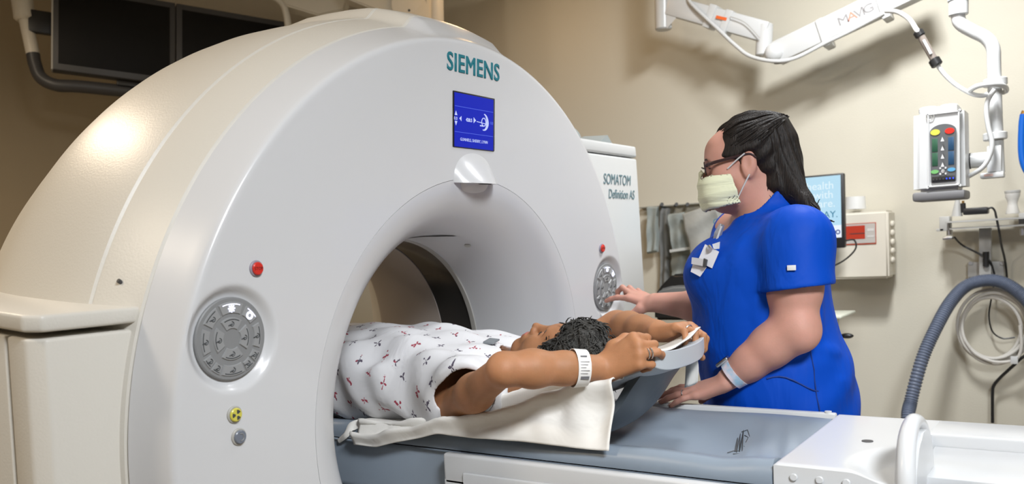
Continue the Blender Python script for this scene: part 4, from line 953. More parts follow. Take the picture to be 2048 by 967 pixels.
def print_pattern(nt, b, tc):
    """small red and grey sprigs scattered in a loose lattice"""
    N = nt.nodes.new; K = nt.links.new
    mp = N('ShaderNodeMapping'); mp.inputs['Rotation'].default_value = (.0, .0, .5); mp.inputs['Scale'].default_value = (19, 19, 19); K(tc.outputs['UV'], mp.inputs[0])
    v = N('ShaderNodeTexVoronoi'); v.voronoi_dimensions = '2D'; v.inputs['Scale'].default_value = 1; v.inputs['Randomness'].default_value = .35; K(mp.outputs[0], v.inputs['Vector'])
    d = N('ShaderNodeVectorMath'); d.operation = 'SUBTRACT'; K(mp.outputs[0], d.inputs[0]); K(v.outputs['Position'], d.inputs[1])
    sx = N('ShaderNodeSeparateXYZ'); K(d.outputs[0], sx.inputs[0]); an = N('ShaderNodeMath'); an.operation = 'ARCTAN2'; K(sx.outputs[0], an.inputs[0]); K(sx.outputs[1], an.inputs[1])
    sc = N('ShaderNodeSeparateColor'); K(v.outputs['Color'], sc.inputs[0])
    ad = N('ShaderNodeMath'); ad.operation = 'MULTIPLY_ADD'; K(sc.outputs[2], ad.inputs[0]); ad.inputs[1].default_value = 6; K(an.outputs[0], ad.inputs[2])
    ml = N('ShaderNodeMath'); ml.operation = 'MULTIPLY'; ml.inputs[1].default_value = 3.5; K(ad.outputs[0], ml.inputs[0]); cs = N('ShaderNodeMath'); cs.operation = 'COSINE'; K(ml.outputs[0], cs.inputs[0])
    thr = N('ShaderNodeMath'); thr.operation = 'MULTIPLY_ADD'; K(cs.outputs[0], thr.inputs[0]); thr.inputs[1].default_value = .11; thr.inputs[2].default_value = .085
    nz = N('ShaderNodeTexNoise'); nz.inputs['Scale'].default_value = 6; K(mp.outputs[0], nz.inputs['Vector']); nzz = N('ShaderNodeMath'); nzz.operation = 'MULTIPLY_ADD'; K(nz.outputs[0], nzz.inputs[0]); nzz.inputs[1].default_value = .7; nzz.inputs[2].default_value = -.36
    sm = N('ShaderNodeMath'); sm.operation = 'ADD'; K(thr.outputs[0], sm.inputs[0]); K(nzz.outputs[0], sm.inputs[1])
    lt = N('ShaderNodeMath'); lt.operation = 'LESS_THAN'; K(v.outputs['Distance'], lt.inputs[0]); K(sm.outputs[0], lt.inputs[1])
    nz2 = N('ShaderNodeTexNoise'); nz2.inputs['Scale'].default_value = 5; K(mp.outputs[0], nz2.inputs['Vector']); s2 = N('ShaderNodeMath'); s2.operation = 'ADD'; K(nz2.outputs[0], s2.inputs[0]); K(sc.outputs[0], s2.inputs[1]); g = N('ShaderNodeMath'); g.operation = 'GREATER_THAN'; K(s2.outputs[0], g.inputs[0]); g.inputs[1].default_value = 1.05
    c = N('ShaderNodeMix'); c.data_type = 'RGBA'; c.inputs[6].default_value = (.10, .085, .12, 1); c.inputs[7].default_value = (.36, .055, .085, 1); K(g.outputs[0], c.inputs[0])
    o = N('ShaderNodeMix'); o.data_type = 'RGBA'; o.inputs[6].default_value = (.72, .72, .74, 1); K(lt.outputs[0], o.inputs[0]); K(c.outputs[2], o.inputs[7]); K(o.outputs[2], b.inputs['Base Color'])
print_pattern(nt_, b_, tc_)
def wrinkle(fd, lo, hi, fn):
    fd.put(lambda x, y, z: fn(x, y, z)+0*(x+y+z), lo, hi, 0, 'off')

# ------------------------------------------------------------------ the patient on the table
def patient():
    t = thing('person', 'person lying face up in a print gown, arms stretched overhead to grip the headrest', 'person', (-.35, 0, .95)); po = np.array(t.location)
    O = np.array([.272, 0, 1.100]); cr_, nn = (.958, 0, .287), (-.287, .04, .958)
    fd = Field((-1.30, -.47, .90), (.72, .47, 1.30), .003)
    # trunk, rows (x, centre y, centre z, half width, half depth)
    S = [(-1.28, 0, 1.02, .17, .085), (-.95, 0, 1.035, .185, .095), (-.70, 0, 1.05, .185, .105), (-.45, 0, 1.058, .180, .112), (-.25, 0, 1.062, .185, .115), (-.08, 0, 1.058, .190, .108), (.04, 0, 1.050, .175, .092), (.10, 0, 1.05, .115, .07), (.13, 0, 1.055, .06, .055)]
    fn = sections(S, (1, 0, 0), (0, 1, 0), (0, 0, 1), 2.4); fd.put(fn, (-1.28, -.2, .93), (.15, .2, 1.19), .02)
    L, R = head(fd, O, nn, cr_, .98)
    fd.rc((.07, 0, 1.055), .060, L((-.022, 0, -.055)), .054, .03)
    J = {}
    # near arm (towards the camera)
    sh, el, wr = np.array([.070, -.165, 1.010]), np.array([.352, -.352, 1.143]), np.array([.490, -.180, 1.126])
    fd.chain([(0, -.13, 1.05), sh, sh*.55+el*.45, el], [.068, .050, .039, .032], .03)
    fd.ell(el+np.array([.004, -.012, -.002]), (.022, .020, .021), .015); fd.chain([el, el*.72+wr*.28, el*.4+wr*.6, wr], [.033, .038, .033, .026], .02)
    x = np.array([.86, .12, .46]); z = np.array([.08, -.93, .34])
    J['near'] = hand(fd, wr, x, z, dict(index=(72, 78, 40), middle=(66, 74, 40), ring=(50, 46, 20), little=(62, 72, 35)), [(.032, .036, -.014), (.056, .050, -.034), (.078, .046, -.056), (.092, .040, -.072)], side=1, s=.98)
    # far arm
    sh2, el2, wr2 = np.array([.065, .165, 1.04]), np.array([.262, .325, 1.158]), np.array([.455, .172, 1.166])
    fd.chain([(0, .13, 1.05), sh2, sh2*.5+el2*.5, el2], [.075, .058, .050, .042], .03); fd.chain([el2, el2*.7+wr2*.3, el2*.4+wr2*.6, wr2], [.042, .042, .035, .027], .02)
    J['far'] = hand(fd, wr2, (.93, -.20, .10), (-.08, .25, .95), dict(index=(38, 62, 38), middle=(34, 62, 38), ring=(28, 60, 35), little=(22, 55, 30)), [(.032, .036, -.016), (.052, .058, -.028), (.072, .066, -.050), (.090, .062, -.066)], side=1, s=.98)
    lipc = L(np.array([.097, 0, -.0715])*.98)
    b = fd.surface('body', [SKP, LIP], None, [lambda c: (np.abs((c-lipc) @ R[:, 1]) < .020) & (np.abs((c-lipc) @ R[:, 2]) < .0098) & ((c-lipc) @ R[:, 0] > -.006)])
    b.parent = t; b.matrix_parent_inverse = Matrix.Translation(-t.location)
    def own(o): o.parent = t; o.matrix_parent_inverse = Matrix.Translation(-t.location); return o
    # hair
    hf = Field(O-.17, O+.17, .003); mm = lambda *p: L(np.array(p)*.98)
    hf.ell(mm(-.018, 0, .036), (.098, .087, .094), .01, R); hf.ell(mm(-.045, 0, .018), (.070, .080, .084), .02, R)
    for p, r in (((.050, -.024, .104), .034), ((.046, .03, .110), .036), ((-.002, -.03, .124), .034), ((-.006, .036, .122), .038), ((-.06, .01, .11), .040), ((.070, -.030, .075), .026), ((.072, .02, .078), .028), ((.035, -.062, .070), .030), ((-.025, -.072, .05), .032), ((.02, .064, .07), .030)): hf.ell(mm(*p), (r*.8, r, r*.9), .022, R)
    hf.ell(mm(.096, 0, -.026), (.072, .075, .080), .012, R, 'sub'); hf.rc(mm(.066, -.1, -.060), .052, mm(.066, .1, -.060), .052, .01, 'sub')
    rng = np.random.RandomState(5); W = rng.randn(7, 3)*np.array([26, 95, 95]); ph = rng.rand(7)*6
    def strands(x_, y_, z_):
        q = [(x_-O[0])*R[0, i]+(y_-O[1])*R[1, i]+(z_-O[2])*R[2, i] for i in (2, 0, 1)]
        return .0016*sum(np.sin(q[0]*w_[0]+q[1]*w_[1]+q[2]*w_[2]+p_) for w_, p_ in zip(W, ph))
    wrinkle(hf, O-.17, O+.17, strands); hr_ = own(hf.surface('hair', HG))
    me = hr_.data; rg = np.random.RandomState(9); geo = []; co = np.empty(len(me.vertices)*3); me.vertices.foreach_get('co', co); co = co.reshape(-1, 3); no = np.empty(len(co)*3); me.vertices.foreach_get('normal', no); no = no.reshape(-1, 3)
    whorl = mm(-.055, .02, .095)
    for i in rg.choice(len(co), 1500):
        p, n = co[i], no[i]
        if n[2] < -.5 and p[2] < 1.07: continue
        d = whorl-p; d = d*.6+rg.randn(3)*.035; d -= n*(d @ n); q = np.linalg.norm(d)
        if q < 1e-4: continue
        d /= q; ln = rg.uniform(.018, .034); pts = [p-n*.002, p+d*ln*.4+n*.004, p+d*ln*.75+n*.0035, p+d*ln+n*rg.uniform(-.002, .005)]
        geo.append(tube_geo(pts, [.0012, .0019, .0015, .0003], 4, cap=False))
    V, F_ = join_geo(geo); hl = mesh('hair_locks', V, F_, HG, None, 'full'); hl.parent = hr_
    # face details
    dk = mat('lash_dark', (.02, .015, .012), .6); br = mat('brow_brown', (.10, .065, .045), .8)
    for y in (-1, 1):
        own(mesh('eyelashes', *tube_geo([mm(.0885-.0012*abs(i-3)**1.3, y*(.032+.0042*(i-3)), -.0085-.0006*abs(i-3)) for i in range(7)], [.0006, .0016, .0019, .0016, .0006], 6), dk))
        own(mesh('eyebrow', *tube_geo([mm(.0925-.0016*max(i-2, 0)**1.3, y*(.016+.0062*i), .014+.0045*math.sin(i*.55)) for i in range(7)], [.0012, .0024, .0024, .0020, .0006], 6), br))
    # gown : shell over the trunk with two short open sleeves
    gf = Field((-1.32, -.36, .90), (.24, .36, 1.26), .004)
    G_ = [(-1.30, 0, 1.03, .20, .10), (-.95, 0, 1.045, .212, .115), (-.70, 0, 1.055, .215, .125), (-.45, 0, 1.060, .214, .130), (-.25, 0, 1.062, .214, .129), (-.08, 0, 1.060, .212, .124), (.04, 0, 1.055, .192, .107), (.105, 0, 1.060, .125, .088), (.145, 0, 1.07, .082, .072)]
    gf.put(sections(G_, (1, 0, 0), (0, 1, 0), (0, 0, 1), 2.5), (-1.3, -.22, .92), (.16, .22, 1.2), .02)
    cut = Field((-1.32, -.36, .90), (.24, .36, 1.26), .004)
    cut.put(sections(S, (1, 0, 0), (0, 1, 0), (0, 0, 1), 2.4, -.006), (-1.28, -.2, .93), (.15, .2, 1.19), .01)
    cut.rc((.05, 0, 1.06), .062, (.30, 0, 1.12), .085, .01)
    for s, e_ in ((-1, el), (1, el2)):
        a = np.array([-.02, s*.125, 1.045]); e1 = np.array([.155, s*.205, 1.070]); gf.rc(a, .094, e1, .078, .035); cut.rc(a+[.02, 0, 0], .074, e1, .065, .01)
        gf.rc((.03, s*.165, .995), .058, (.185, s*.175, 1.0), .036, .03); cut.rc((.06, s*.17, 1.0), .044, (.13, s*.19, .99), .030, .012)
        c = np.array([.072, s*.222, .985]); d = np.array([.20, s*.93, -.30]); d /= np.linalg.norm(d)
        for f_ in (gf,): f_.put(lambda x_, y_, z_, c=c, d=d: -((x_-c[0])*d[0]+(y_-c[1])*d[1]+(z_-c[2])*d[2]), (-.05, min(0, s*.36), .9), (.24, max(0, s*.36), 1.26), .004, 'sub')
    def folds(x_, y_, z_):
        return .0045*np.sin(x_*21+y_*38+z_*9+1)*np.clip(1.2-np.abs(x_+.18)*1.4, 0, 1)+.003*np.sin(x_*47-y_*33+z_*20)+.003*np.sin(-x_*16+y_*74)
    wrinkle(gf, (-1.32, -.36, .9), (.24, .36, 1.26), folds)
    gf.D = np.maximum(gf.D, -cut.D); gf.soften(); gw = own(gf.surface('gown', GOWN))
    uv = gw.data.uv_layers.new(name='UVMap'); co = np.empty(len(gw.data.vertices)*3); gw.data.vertices.foreach_get('co', co); co = co.reshape(-1, 3)
    li = np.empty(len(gw.data.loops), np.int32); gw.data.loops.foreach_get('vertex_index', li); ang = np.arctan2(co[:, 1], co[:, 2]-1.02)*.165
    uv.data.foreach_set('uv', np.stack([co[:, 0], ang], 1)[li].ravel())
    # gown ties
    own(mesh('gown_tie', *tube_geo(catmull([(-.20, -.205, .965), (-.225, -.225, .955), (-.235, -.238, .935), (-.27, -.232, .915)], 6), [.010, .012, .008, .006], 8, flat=((0, 1, 0), .35)), SHEET))
    own(mesh('gown_snap', [(.075, -.045, 1.1535), (.105, -.045, 1.151), (.105, -.015, 1.158), (.075, -.015, 1.1605), (.075, -.045, 1.158), (.105, -.045, 1.155), (.105, -.015, 1.162), (.075, -.015, 1.1645)], [(0, 1, 2, 3), (4, 5, 6, 7), (0, 1, 5, 4), (1, 2, 6, 5), (2, 3, 7, 6), (3, 0, 4, 7)], mat('snap_grey', (.22, .24, .26), .5)))
    # wristband
    d = wr-el; d /= np.linalg.norm(d); c = el+(wr-el)*.74; u = np.cross(d, [0, 0, 1]); u /= np.linalg.norm(u); v = np.cross(u, d); wb = mat('wristband_white', (.76, .75, .73), .4); V = []
    for k, q in enumerate((-.0145, .0145)):
        for a in np.linspace(0, 2*PI, 40, endpoint=False): V.append(c+d*q+(u*math.cos(a)*1.0+v*math.sin(a)*1.10)*(.0375-(.0 if k == 0 else .002)))
    V += [p_-(p_-c-d*((p_-c) @ d))*.03 for p_ in V]
    wbo = own(mesh('wristband', V, grid_faces(2, 40, False, True)+[tuple(i+80 for i in q[::-1]) for q in grid_faces(2, 40, False, True)]+[(k, (k+1) % 40, 80+(k+1) % 40, 80+k) for k in range(40)]+[(40+k, 40+(k+1) % 40, 120+(k+1) % 40, 120+k) for k in range(40)], wb))
    cam_d = np.array(CAM)-c; cam_d -= d*(cam_d @ d); cam_d /= np.linalg.norm(cam_d); a0 = math.atan2(cam_d @ v, cam_d @ u); geo = []
    for a, w0, w1, th in [(a0+.62, -.008, .006, .004)]+[(a0+.30-.15*k, -.010, .010-.004*(k % 3), .0011) for k in range(5)]+[(a0-.62+.05*k, -.009, .010, .0012+.0006*(k % 2)) for k in range(4)]:
        rr_ = .0372; p_ = c+(u*math.cos(a)+v*math.sin(a)*1.10)*rr_; geo.append(tube_geo([p_+d*w0, p_+d*w1], th*.5, 5))
    V, F_ = join_geo(geo); own(mesh('band_print', V, F_, mat('print_grey', (.15, .15, .16), .6)))
    # rings
    def ring(h, f, nm, big=1, fr=.45):
        a, b = J[h][f][0], J[h][f][1]; c = a*(1-fr)+b*fr; d = (b-a)/np.linalg.norm(b-a); u = np.cross(d, [.3, .2, .9]); u /= np.linalg.norm(u); v = np.cross(d, u)
        own(mesh(nm, *tube_geo([c+(u*math.cos(q)+v*math.sin(q))*.0105*big for q in np.linspace(0, 2*PI, 28, endpoint=False)], .0017*big, 8, True), M['steel']))
    ring('near', 'ring', 'ring', 1.0); ring('near', 'ring', 'ring', 1.02, .62); ring('far', 'ring', 'ring', 1.0)
    gold = mat('gold', (.75, .5, .22), .3, metal=1); a, b = J['far']['middle'][1], J['far']['middle'][2]
    for f in ('index', 'middle', 'ring', 'little'):
        own(nail(None, J['near'], f, (np.array(J['near'][f][3])-np.array(J['near'][f][1])+np.array([0, 0, .05])), NAIL)); 
    return t, J
PT, PJ = patient()
# ------------------------------------------------------------------ white sheet under the patient
def board_z(x): return np.interp(x, [-.3, .02, .12, .22, .34, .46, .575, .62], [.945, .955, .985, 1.015, 1.058, 1.100, 1.143, 1.158])
def sheet():
    xs = np.linspace(-.20, 1, 90); V = []; ny0, nt = 26, 40
    for i in range(110):
        s = i/109
        for j in range(ny0+nt):
            if j < ny0: y = .142-.277*j/(ny0-1); tt = 0
            else: y = -.135; tt = (j-ny0+1)/nt
            x1 = .520+.058*sst(-.12, .02, y); x = -.20+(x1+.20)*s
            zt = board_z(min(x, .60)); b = sst(.02, .22, x)
            zt = zt*b+(1-b)*.938
            if tt == 0:
                z = zt+.008+.018*(abs(y)/.135)**2.2*b+(.030*(abs(y)/.14)**2)*(1-b)
                z += .012*math.exp(-((y+.125)/.03)**2)*sst(.25, .4, x)+.003*math.sin(x*40+y*30)
                z += .007*sst(.545, .575, x)*math.exp(-((y-.075)/.035)**2)+.004*sst(.5, .57, x)*math.sin(y*60)
                P = np.array([x, y, z])
            else:
                e0 = np.array([x, -.135, zt+.026*b+.030*(1-b)+.012*sst(.25, .4, x)])
                hz = .966-.006*sst(.1, .5, x) if x > .1 else .918+.048*sst(-.13, .1, x); hy = -.250+.022*sst(.12, .5, x)
                hx = x+.015*math.sin(x*30)*(1-b)
                e1 = np.array([hx, hy, hz]); m1 = e0+np.array([0, -.022, -.004]); m2 = np.array([x, hy+.012*b-.004, hz+(.055*b+.035*(1-b))])
                u = tt; P = (1-u)**3*e0+3*(1-u)**2*u*m1+3*(1-u)*u*u*m2+u**3*e1
                env = math.sin(PI*min(u*1.02, 1))**.7
                r1 = .84-.36*sst(.0, .50, x); r2 = .50-.36*sst(-.10, .42, x)
                d = .042*math.exp(-((u-r1)/.075)**2)+.030*math.exp(-((u-r2)/.07)**2)-.024*math.exp(-((u-(r1+r2)/2-.02)/.08)**2)
                d += .012*math.sin(x*30+u*5+1.2*math.sin(x*11))*u+.003*math.sin(x*75-u*9)*u**2+.006*u*u*math.sin(x*19+1)
                d += .012*math.sin((x-.34)*62+u*2)*sst(.32, .40, x)*(1-.5*u)
                if x > .40: d += .006*math.sin((x-.4)*70)*(1-u)
                P = P+np.array([0, -.65, .6])*d*(.25+.75*env)
            P[2] = max(P[2], .912+.058*sst(.0, .93, abs(P[1]-TY)/.236)**1.1-2.2*max(0, -P[1]-.218))
            V.append(P)
    o = tag(mesh('sheet', V, grid_faces(110, ny0+nt), SHEET, None, 'full'), 'white cotton sheet under the patient hanging over the near edge of the table', 'sheet')
    m = o.modifiers.new('thick', 'SOLIDIFY'); m.thickness = .003; m.offset = 1
    # loose corner hanging on the far side below the board
    C = []
    for i in range(9):
        for j in range(12):
            u, v = i/8, j/11; C.append(np.array([.548+.030*u-.012*v, .118+.02*v+.006*math.sin(u*6+v*3), 1.128-.095*v*(1-.35*u)-.02*u]))
    k = mesh('sheet_corner', C, grid_faces(9, 12), SHEET, o, 'full'); mm = k.modifiers.new('thick', 'SOLIDIFY'); mm.thickness = .003
    return o
sheet()

# ------------------------------------------------------------------ the woman in blue scrubs
def technologist():
    t = thing('person', 'person standing in bright blue scrubs and pale face mask, one hand on the table', 'person', (.62, .52, 0)); po = np.array(t.location)
    def own(o):
        o.parent = t; o.matrix_parent_inverse = Matrix.Translation(-t.location); return o
    f, l, up = np.array([-.953, -.303, 0]), np.array([.303, -.953, 0]), np.array([0, 0, 1.])
    O = np.array([.580, .470, 1.586]); pit = math.radians(7); hf_ = f*math.cos(pit)-up*math.sin(pit); hu = up*math.cos(pit)+f*math.sin(pit)
    fd = Field((-.06, .10, -.01), (1.02, .92, 1.74), .0032)
    # trunk sections from the picture: (z, x, y, half width sideways, half depth)
    Z = [(.80, .652, .53, .205, .190), (.86, .652, .53, .218, .204), (.903, .644, .525, .222, .202), (.972, .642, .52, .220, .199), (1.053, .631, .515, .212, .198), (1.133, .612, .51, .205, .188), (1.214, .604, .505, .205, .180), (1.295, .603, .50, .205, .176), (1.355, .618, .495, .195, .145), (1.392, .626, .49, .165, .112), (1.422, .630, .488, .105, .085)]
    S = [(z, x*l[0]+y*l[1], x*f[0]+y*f[1], a, b) for z, x, y, a, b in Z]
    trunk = lambda grow: sections(S, up, l, f, 2.2, grow)
    fd.put(trunk(-.014), (.36, .24, .80), (.92, .78, 1.46), .03)
    L, R = head(fd, O, hf_, hu, 1.0)
    fd.rc(L((-.030, 0, -.055)), .060, (.632, .488, 1.415), .074, .035); fd.ell(L((.020, 0, -.098)), (.05, .05, .03), .03, R)
    # legs
    for s in (-1, 1):
        hp = np.array([.66, .53, .86])+l*s*.10; kn = hp+np.array([-.02, 0, -.40]); an = np.array([.66, .53, .07])+l*s*.11
        fd.rc(hp, .115, kn, .072, .04); fd.rc(kn, .070, an, .042, .03)
    J = {}
    # near (left) arm, hand on the table rail
    sh, el, wr = np.array([.748, .350, 1.372]), np.array([.748, .318, 1.160]), np.array([.588, .285, 1.034])
    fd.chain([(.67, .45, 1.385), sh, sh*.45+el*.55, el], [.058, .064, .055, .048], .04)
    fd.ell(el+np.array([.018, -.010, -.012]), (.040, .040, .042), .03); fd.chain([el, el*.65+wr*.35, el*.30+wr*.70, wr], [.049, .047, .037, .028], .03)
    J['near'] = hand(fd, wr+np.array([-.006, 0, -.004]), (-.93, -.06, -.36), (-.36, -.30, .9), dict(index=(-14, 14, 10), middle=(-14, 12, 8), ring=(-13, 12, 8), little=(-10, 14, 10)), [(.030, .034, -.014), (.058, .050, -.028), (.082, .050, -.040), (.102, .044, -.046)], side=-1, s=1.0)
    # far (right) arm reaching to the keypad
    sh2, el2, wr2 = np.array([.50, .665, 1.385]), np.array([.455, .690, 1.175]), np.array([.205, .695, 1.196])
    fd.chain([(.58, .56, 1.40), sh2, sh2*.5+el2*.5, el2], [.080, .076, .066, .054], .04); fd.chain([el2, el2*.6+wr2*.4, wr2], [.052, .048, .030], .03)
    J['far'] = hand(fd, wr2, (-.93, .30, .20), (.10, -.22, .97), dict(index=(6, 14, 8), middle=(-22, 62, 42), ring=(-20, 66, 44), little=(-14, 62, 40)), [(.026, .036, -.018), (.052, .058, -.040), (.078, .066, -.058), (.102, .068, -.066)], side=1, s=1.0, spread=dict(index=.22))
    b = own(fd.surface('body', SKT))
    # scrub top
    h = .0045; lo, hi = (.30, .16, .76), (.96, .88, 1.52); tf = Field(lo, hi, h)
    tf.put(trunk(.0), (.36, .24, .80), (.92, .78, 1.47), .03)
    for s in (-1, 1): tf.ell(np.array([.53, .50, 1.30])+l*s*.085+f*.035, (.085, .085, .085), .05)
    for (a, e_, s) in ((sh, el, 1), (sh2, el2, -1)):
        d = (e_-a)/np.linalg.norm(e_-a); p0 = np.array([.66, .45, 1.385]) if s > 0 else np.array([.58, .57, 1.385]); e1 = a+d*.175+(np.array([.012, -.006, 0]) if s > 0 else 0)
        tf.rc(p0, .062, a+np.array([0, 0, -.004]), .077, .05); tf.rc(a, .079, e1, .088, .04)
    tf.rc((.632, .488, 1.41), .090, L((-.045, 0, -.095)), .076, .03)
    def folds(x, y, z):
        q = x*l[0]+y*l[1]; ff = x*f[0]+y*f[1]
        m1 = np.clip((1.26-z)/.12, 0, 1)*np.clip((z-.80)/.1, 0, 1)
        d = .0052*np.sin(q*58+np.sin(z*9)*1.4+1)*m1*np.clip((ff+.66)*6, 0, 1)+.0030*np.sin(z*52+q*24+ff*20)*np.clip((-ff-.76)*8, 0, 1)*np.clip((1.15-z)*6, 0, 1)
        d = d+.0016*np.sin(q*40-z*30+ff*22)*np.clip((z-1.22)*6, 0, 1)
        return d
    wrinkle(tf, lo, hi, folds)
    for (a, c) in (((.735, .335, 1.30), (.60, .375, 1.345)), ((.70, .345, 1.25), (.55, .40, 1.16)), ((.66, .33, 1.06), (.86, .45, 1.00)), ((.72, .34, 1.10), (.83, .45, 1.09)), ((.60, .335, 1.02), (.48, .40, 1.00))): tf.rc(a, .006, c, .004, .02)
    cut = Field(lo, hi, h)
    cut.put(trunk(-.014), (.36, .24, .70), (.92, .78, 1.46), .02)
    for (a, e_, s) in ((sh, el, 1), (sh2, el2, -1)):
        d = (e_-a)/np.linalg.norm(e_-a); cut.rc(a-d*.02, .060, a+d*.12+(np.array([.012, -.006, 0]) if s > 0 else 0), .070, .03)
    cut.rc((.632, .488, 1.39), .079, L((-.030, 0, -.03)), .066, .015)
    # v neck : a wedge cut in front of the throat
    nb = np.array([.512, .468, 1.372])
    def vneck(x, y, z):
        q = np.abs((x-nb[0])*l[0]+(y-nb[1])*l[1]); ff = (x-nb[0])*f[0]+(y-nb[1])*f[1]; zz = z-nb[2]
        s_ = -.78*ff+.63*zz; n_ = .645*ff+.764*zz
        return np.maximum(q-np.clip(.014+.40*s_+7*np.maximum(s_-.05, 0)**2, .0, .108), .003-n_)
    cut.put(vneck, (.36, .32, 1.34), (.80, .64, 1.52), .006)
    for (a, e_, s) in ((sh, el, 1), (sh2, el2, -1)):
        d = (e_-a)/np.linalg.norm(e_-a); d = d+np.array([.10, .12*s, 0]); d /= np.linalg.norm(d)
        cut.put(lambda x, y, z, a=a, d=d, s=s: np.maximum(-((x-a[0])*d[0]+(y-a[1])*d[1]+(z-a[2])*d[2]-.118), -(trunk(.004)(x, y, z))), (a-.17)*np.array([1, 1, 0])+np.array([0, 0, 1.0]), (a+.17)*np.array([1, 1, 0])+np.array([0, 0, 1.36]), .003)
    cut.put(lambda x, y, z: z-.812+0*x+0*y, lo, (.96, .88, .83), .003)
    tf.D = np.maximum(tf.D, -cut.D); tf.soften(); top = own(tf.surface('scrub_top', BLUE))
    # side slit and seams
    sm_ = mat('scrub_seam', (.002, .030, .20), .7)
    def on_trunk(ang, z, off=.002):
        r = [np.interp(z, [q[0] for q in Z], [q[i] for q in Z]) for i in (1, 2, 3, 4)]
        return np.array([r[0], r[1], z])+l*(r[2]+off)*math.cos(ang)+f*(r[3]+off)*math.sin(ang)
    def surf(ang, z):
        """first point of the top met coming in from outside at this height and bearing"""
        c = on_trunk(ang, z, 0); cc = np.array([np.interp(z, [q[0] for q in Z], [q[1] for q in Z]), .51, z]); d = (c-cc)/np.linalg.norm(c-cc); best = c
        for s in np.linspace(.30, .10, 160):
            p = cc+d*s; i = np.round((p-tf.lo)/tf.h).astype(int)
            if np.all(i >= 0) and np.all(i < tf.n) and tf.D[tuple(i)] < 0: return p+d*.0015
        return best
    own(mesh('side_seam', *tube_geo([surf(-.55+.10*math.sin(k*.2), 1.14-.022*k) for k in range(13)], .0016, 6), sm_))
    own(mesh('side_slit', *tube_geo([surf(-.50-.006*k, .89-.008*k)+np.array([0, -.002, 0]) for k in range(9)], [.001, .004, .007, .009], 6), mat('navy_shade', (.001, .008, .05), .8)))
    own(mesh('pocket_seam', *tube_geo([surf(.10-.075*k, 1.035-.003*k+.012*math.sin(k*.6)) for k in range(9)], .002, 6), sm_))
    own(mesh('sleeve_seam', *tube_geo(catmull([at(1530, 452, Y=.40), at(1528, 490, Y=.335), at(1531, 530, Y=.325), at(1535, 560, Y=.33)], 6), .0012, 6), sm_))
    c = at(1583, 535, Y=.247); own(box('sleeve_tag', (c[0]-.010, c[1]-.001, c[2]-.006), (c[0]+.010, c[1]+.002, c[2]+.006), mat('tag_white', (.7, .7, .7), .5), None, .0005))
    # trousers and shoes
    qf = Field((.36, .20, .03), (.96, .86, .98), .007)
    qf.put(sections([(z, S_[1], S_[2], S_[3]-.012, S_[4]-.012) for z, S_ in zip([q[0] for q in Z[:4]], S[:4])], up, l, f, 2.2), (.40, .28, .80), (.90, .78, .97), .03)
    for s in (-1, 1):
        hp = np.array([.66, .53, .84])+l*s*.10; an = np.array([.66, .53, .06])+l*s*.11; qf.rc(hp, .128, an, .085, .05)
    own(qf.surface('scrub_trousers', BLUE))
    for s in (-1, 1):
        sf = Field(np.array([.66, .53, 0])+l*s*.11-[.20, .15, .0], np.array([.66, .53, 0])+l*s*.11+[.16, .15, .13], .005); a = np.array([.67, .53, .045])+l*s*.11
        sf.rc(a, .045, a+f*.155-up*.010, .036, .02); sf.rc(a-up*.01, .045, a+up*.03, .046, .02); sf.put(lambda x, y, z: z-.004+0*x+0*y, sf.lo, sf.lo+np.array([.4, .4, .01]), .002, 'sub')
        own(sf.surface('shoe', M['dark']))
    # hair
    hm = lambda *p: L(np.array(p)); hfd = Field((.42, .32, 1.34), (.88, .62, 1.76), .003)
    hfd.ell(hm(-.012, 0, .026), (.097, .080, .080), .01, R); hfd.ell(hm(-.050, 0, .010), (.060, .076, .075), .03, R); hfd.ell(hm(-.036, 0, .050), (.066, .066, .062), .03, R)
    hfd.ell(hm(.098, 0, -.024), (.062, .100, .086), .010, R, 'sub'); hfd.rc(hm(.062, -.11, -.046), .060, hm(.062, .11, -.046), .060, .01, 'sub'); hfd.rc(hm(-.01, -.1, -.056), .034, hm(-.01, .1, -.056), .034, .012, 'sub')
    for y in (-1, 1): hfd.ell(hm(-.010, y*.088, -.016), (.027, .020, .038), .008, R, 'sub')
    kn = at(1545, 262, Y=.475)
    tail = [at(1530, 262, Y=.47), at(1548, 256, Y=.475), at(1562, 285, Y=.48), at(1570, 320, Y=.478), at(1576, 350, Y=.47), at(1588, 378, Y=.455), at(1608, 402, Y=.44), at(1630, 428, Y=.425)]
    hfd.chain(tail, [.030, .034, .037, .037, .036, .028, .018, .008], .02)
    hfd.chain([at(1545, 330, Y=.46), at(1556, 365, Y=.455), at(1572, 390, Y=.445)], [.034, .028, .012], .02)
    rng = np.random.RandomState(11)
    W = [(rng.uniform(70, 210), rng.uniform(6, 20), rng.rand()*6) for _ in range(6)]
    def strands(x, y, z):
        qx = (x-O[0])*R[0, 0]+(y-O[1])*R[1, 0]+(z-O[2])*R[2, 0]; qy = (x-O[0])*l[0]+(y-O[1])*l[1]; qz = (x-O[0])*R[0, 2]+(y-O[1])*R[1, 2]+(z-O[2])*R[2, 2]
        a = np.arctan2(qy, qz+.02)*.08; tl = (qx < -.075)
        u = np.where(tl, qx+qy, qy*.8+qz*.75+qx*.35)
        return .0011*sum(np.sin(u*w1+a*w2+p_) for w1, w2, p_ in W)
    wrinkle(hfd, hfd.lo, (.88, .62, 1.76), strands)
    hair = own(hfd.surface('hair', HB))
    geo = []
    def nearest(p, off=.002):
        """push a point out to the hair surface"""
        c = hm(-.02, 0, .02); d = (p-c)/np.linalg.norm(p-c)
        for s in np.linspace(.16, .05, 110):
            q = c+d*s; i = np.round((q-hfd.lo)/hfd.h).astype(int)
            if np.all(i >= 0) and np.all(i < hfd.n) and hfd.D[tuple(i)] < 0: return q+d*off
        return p
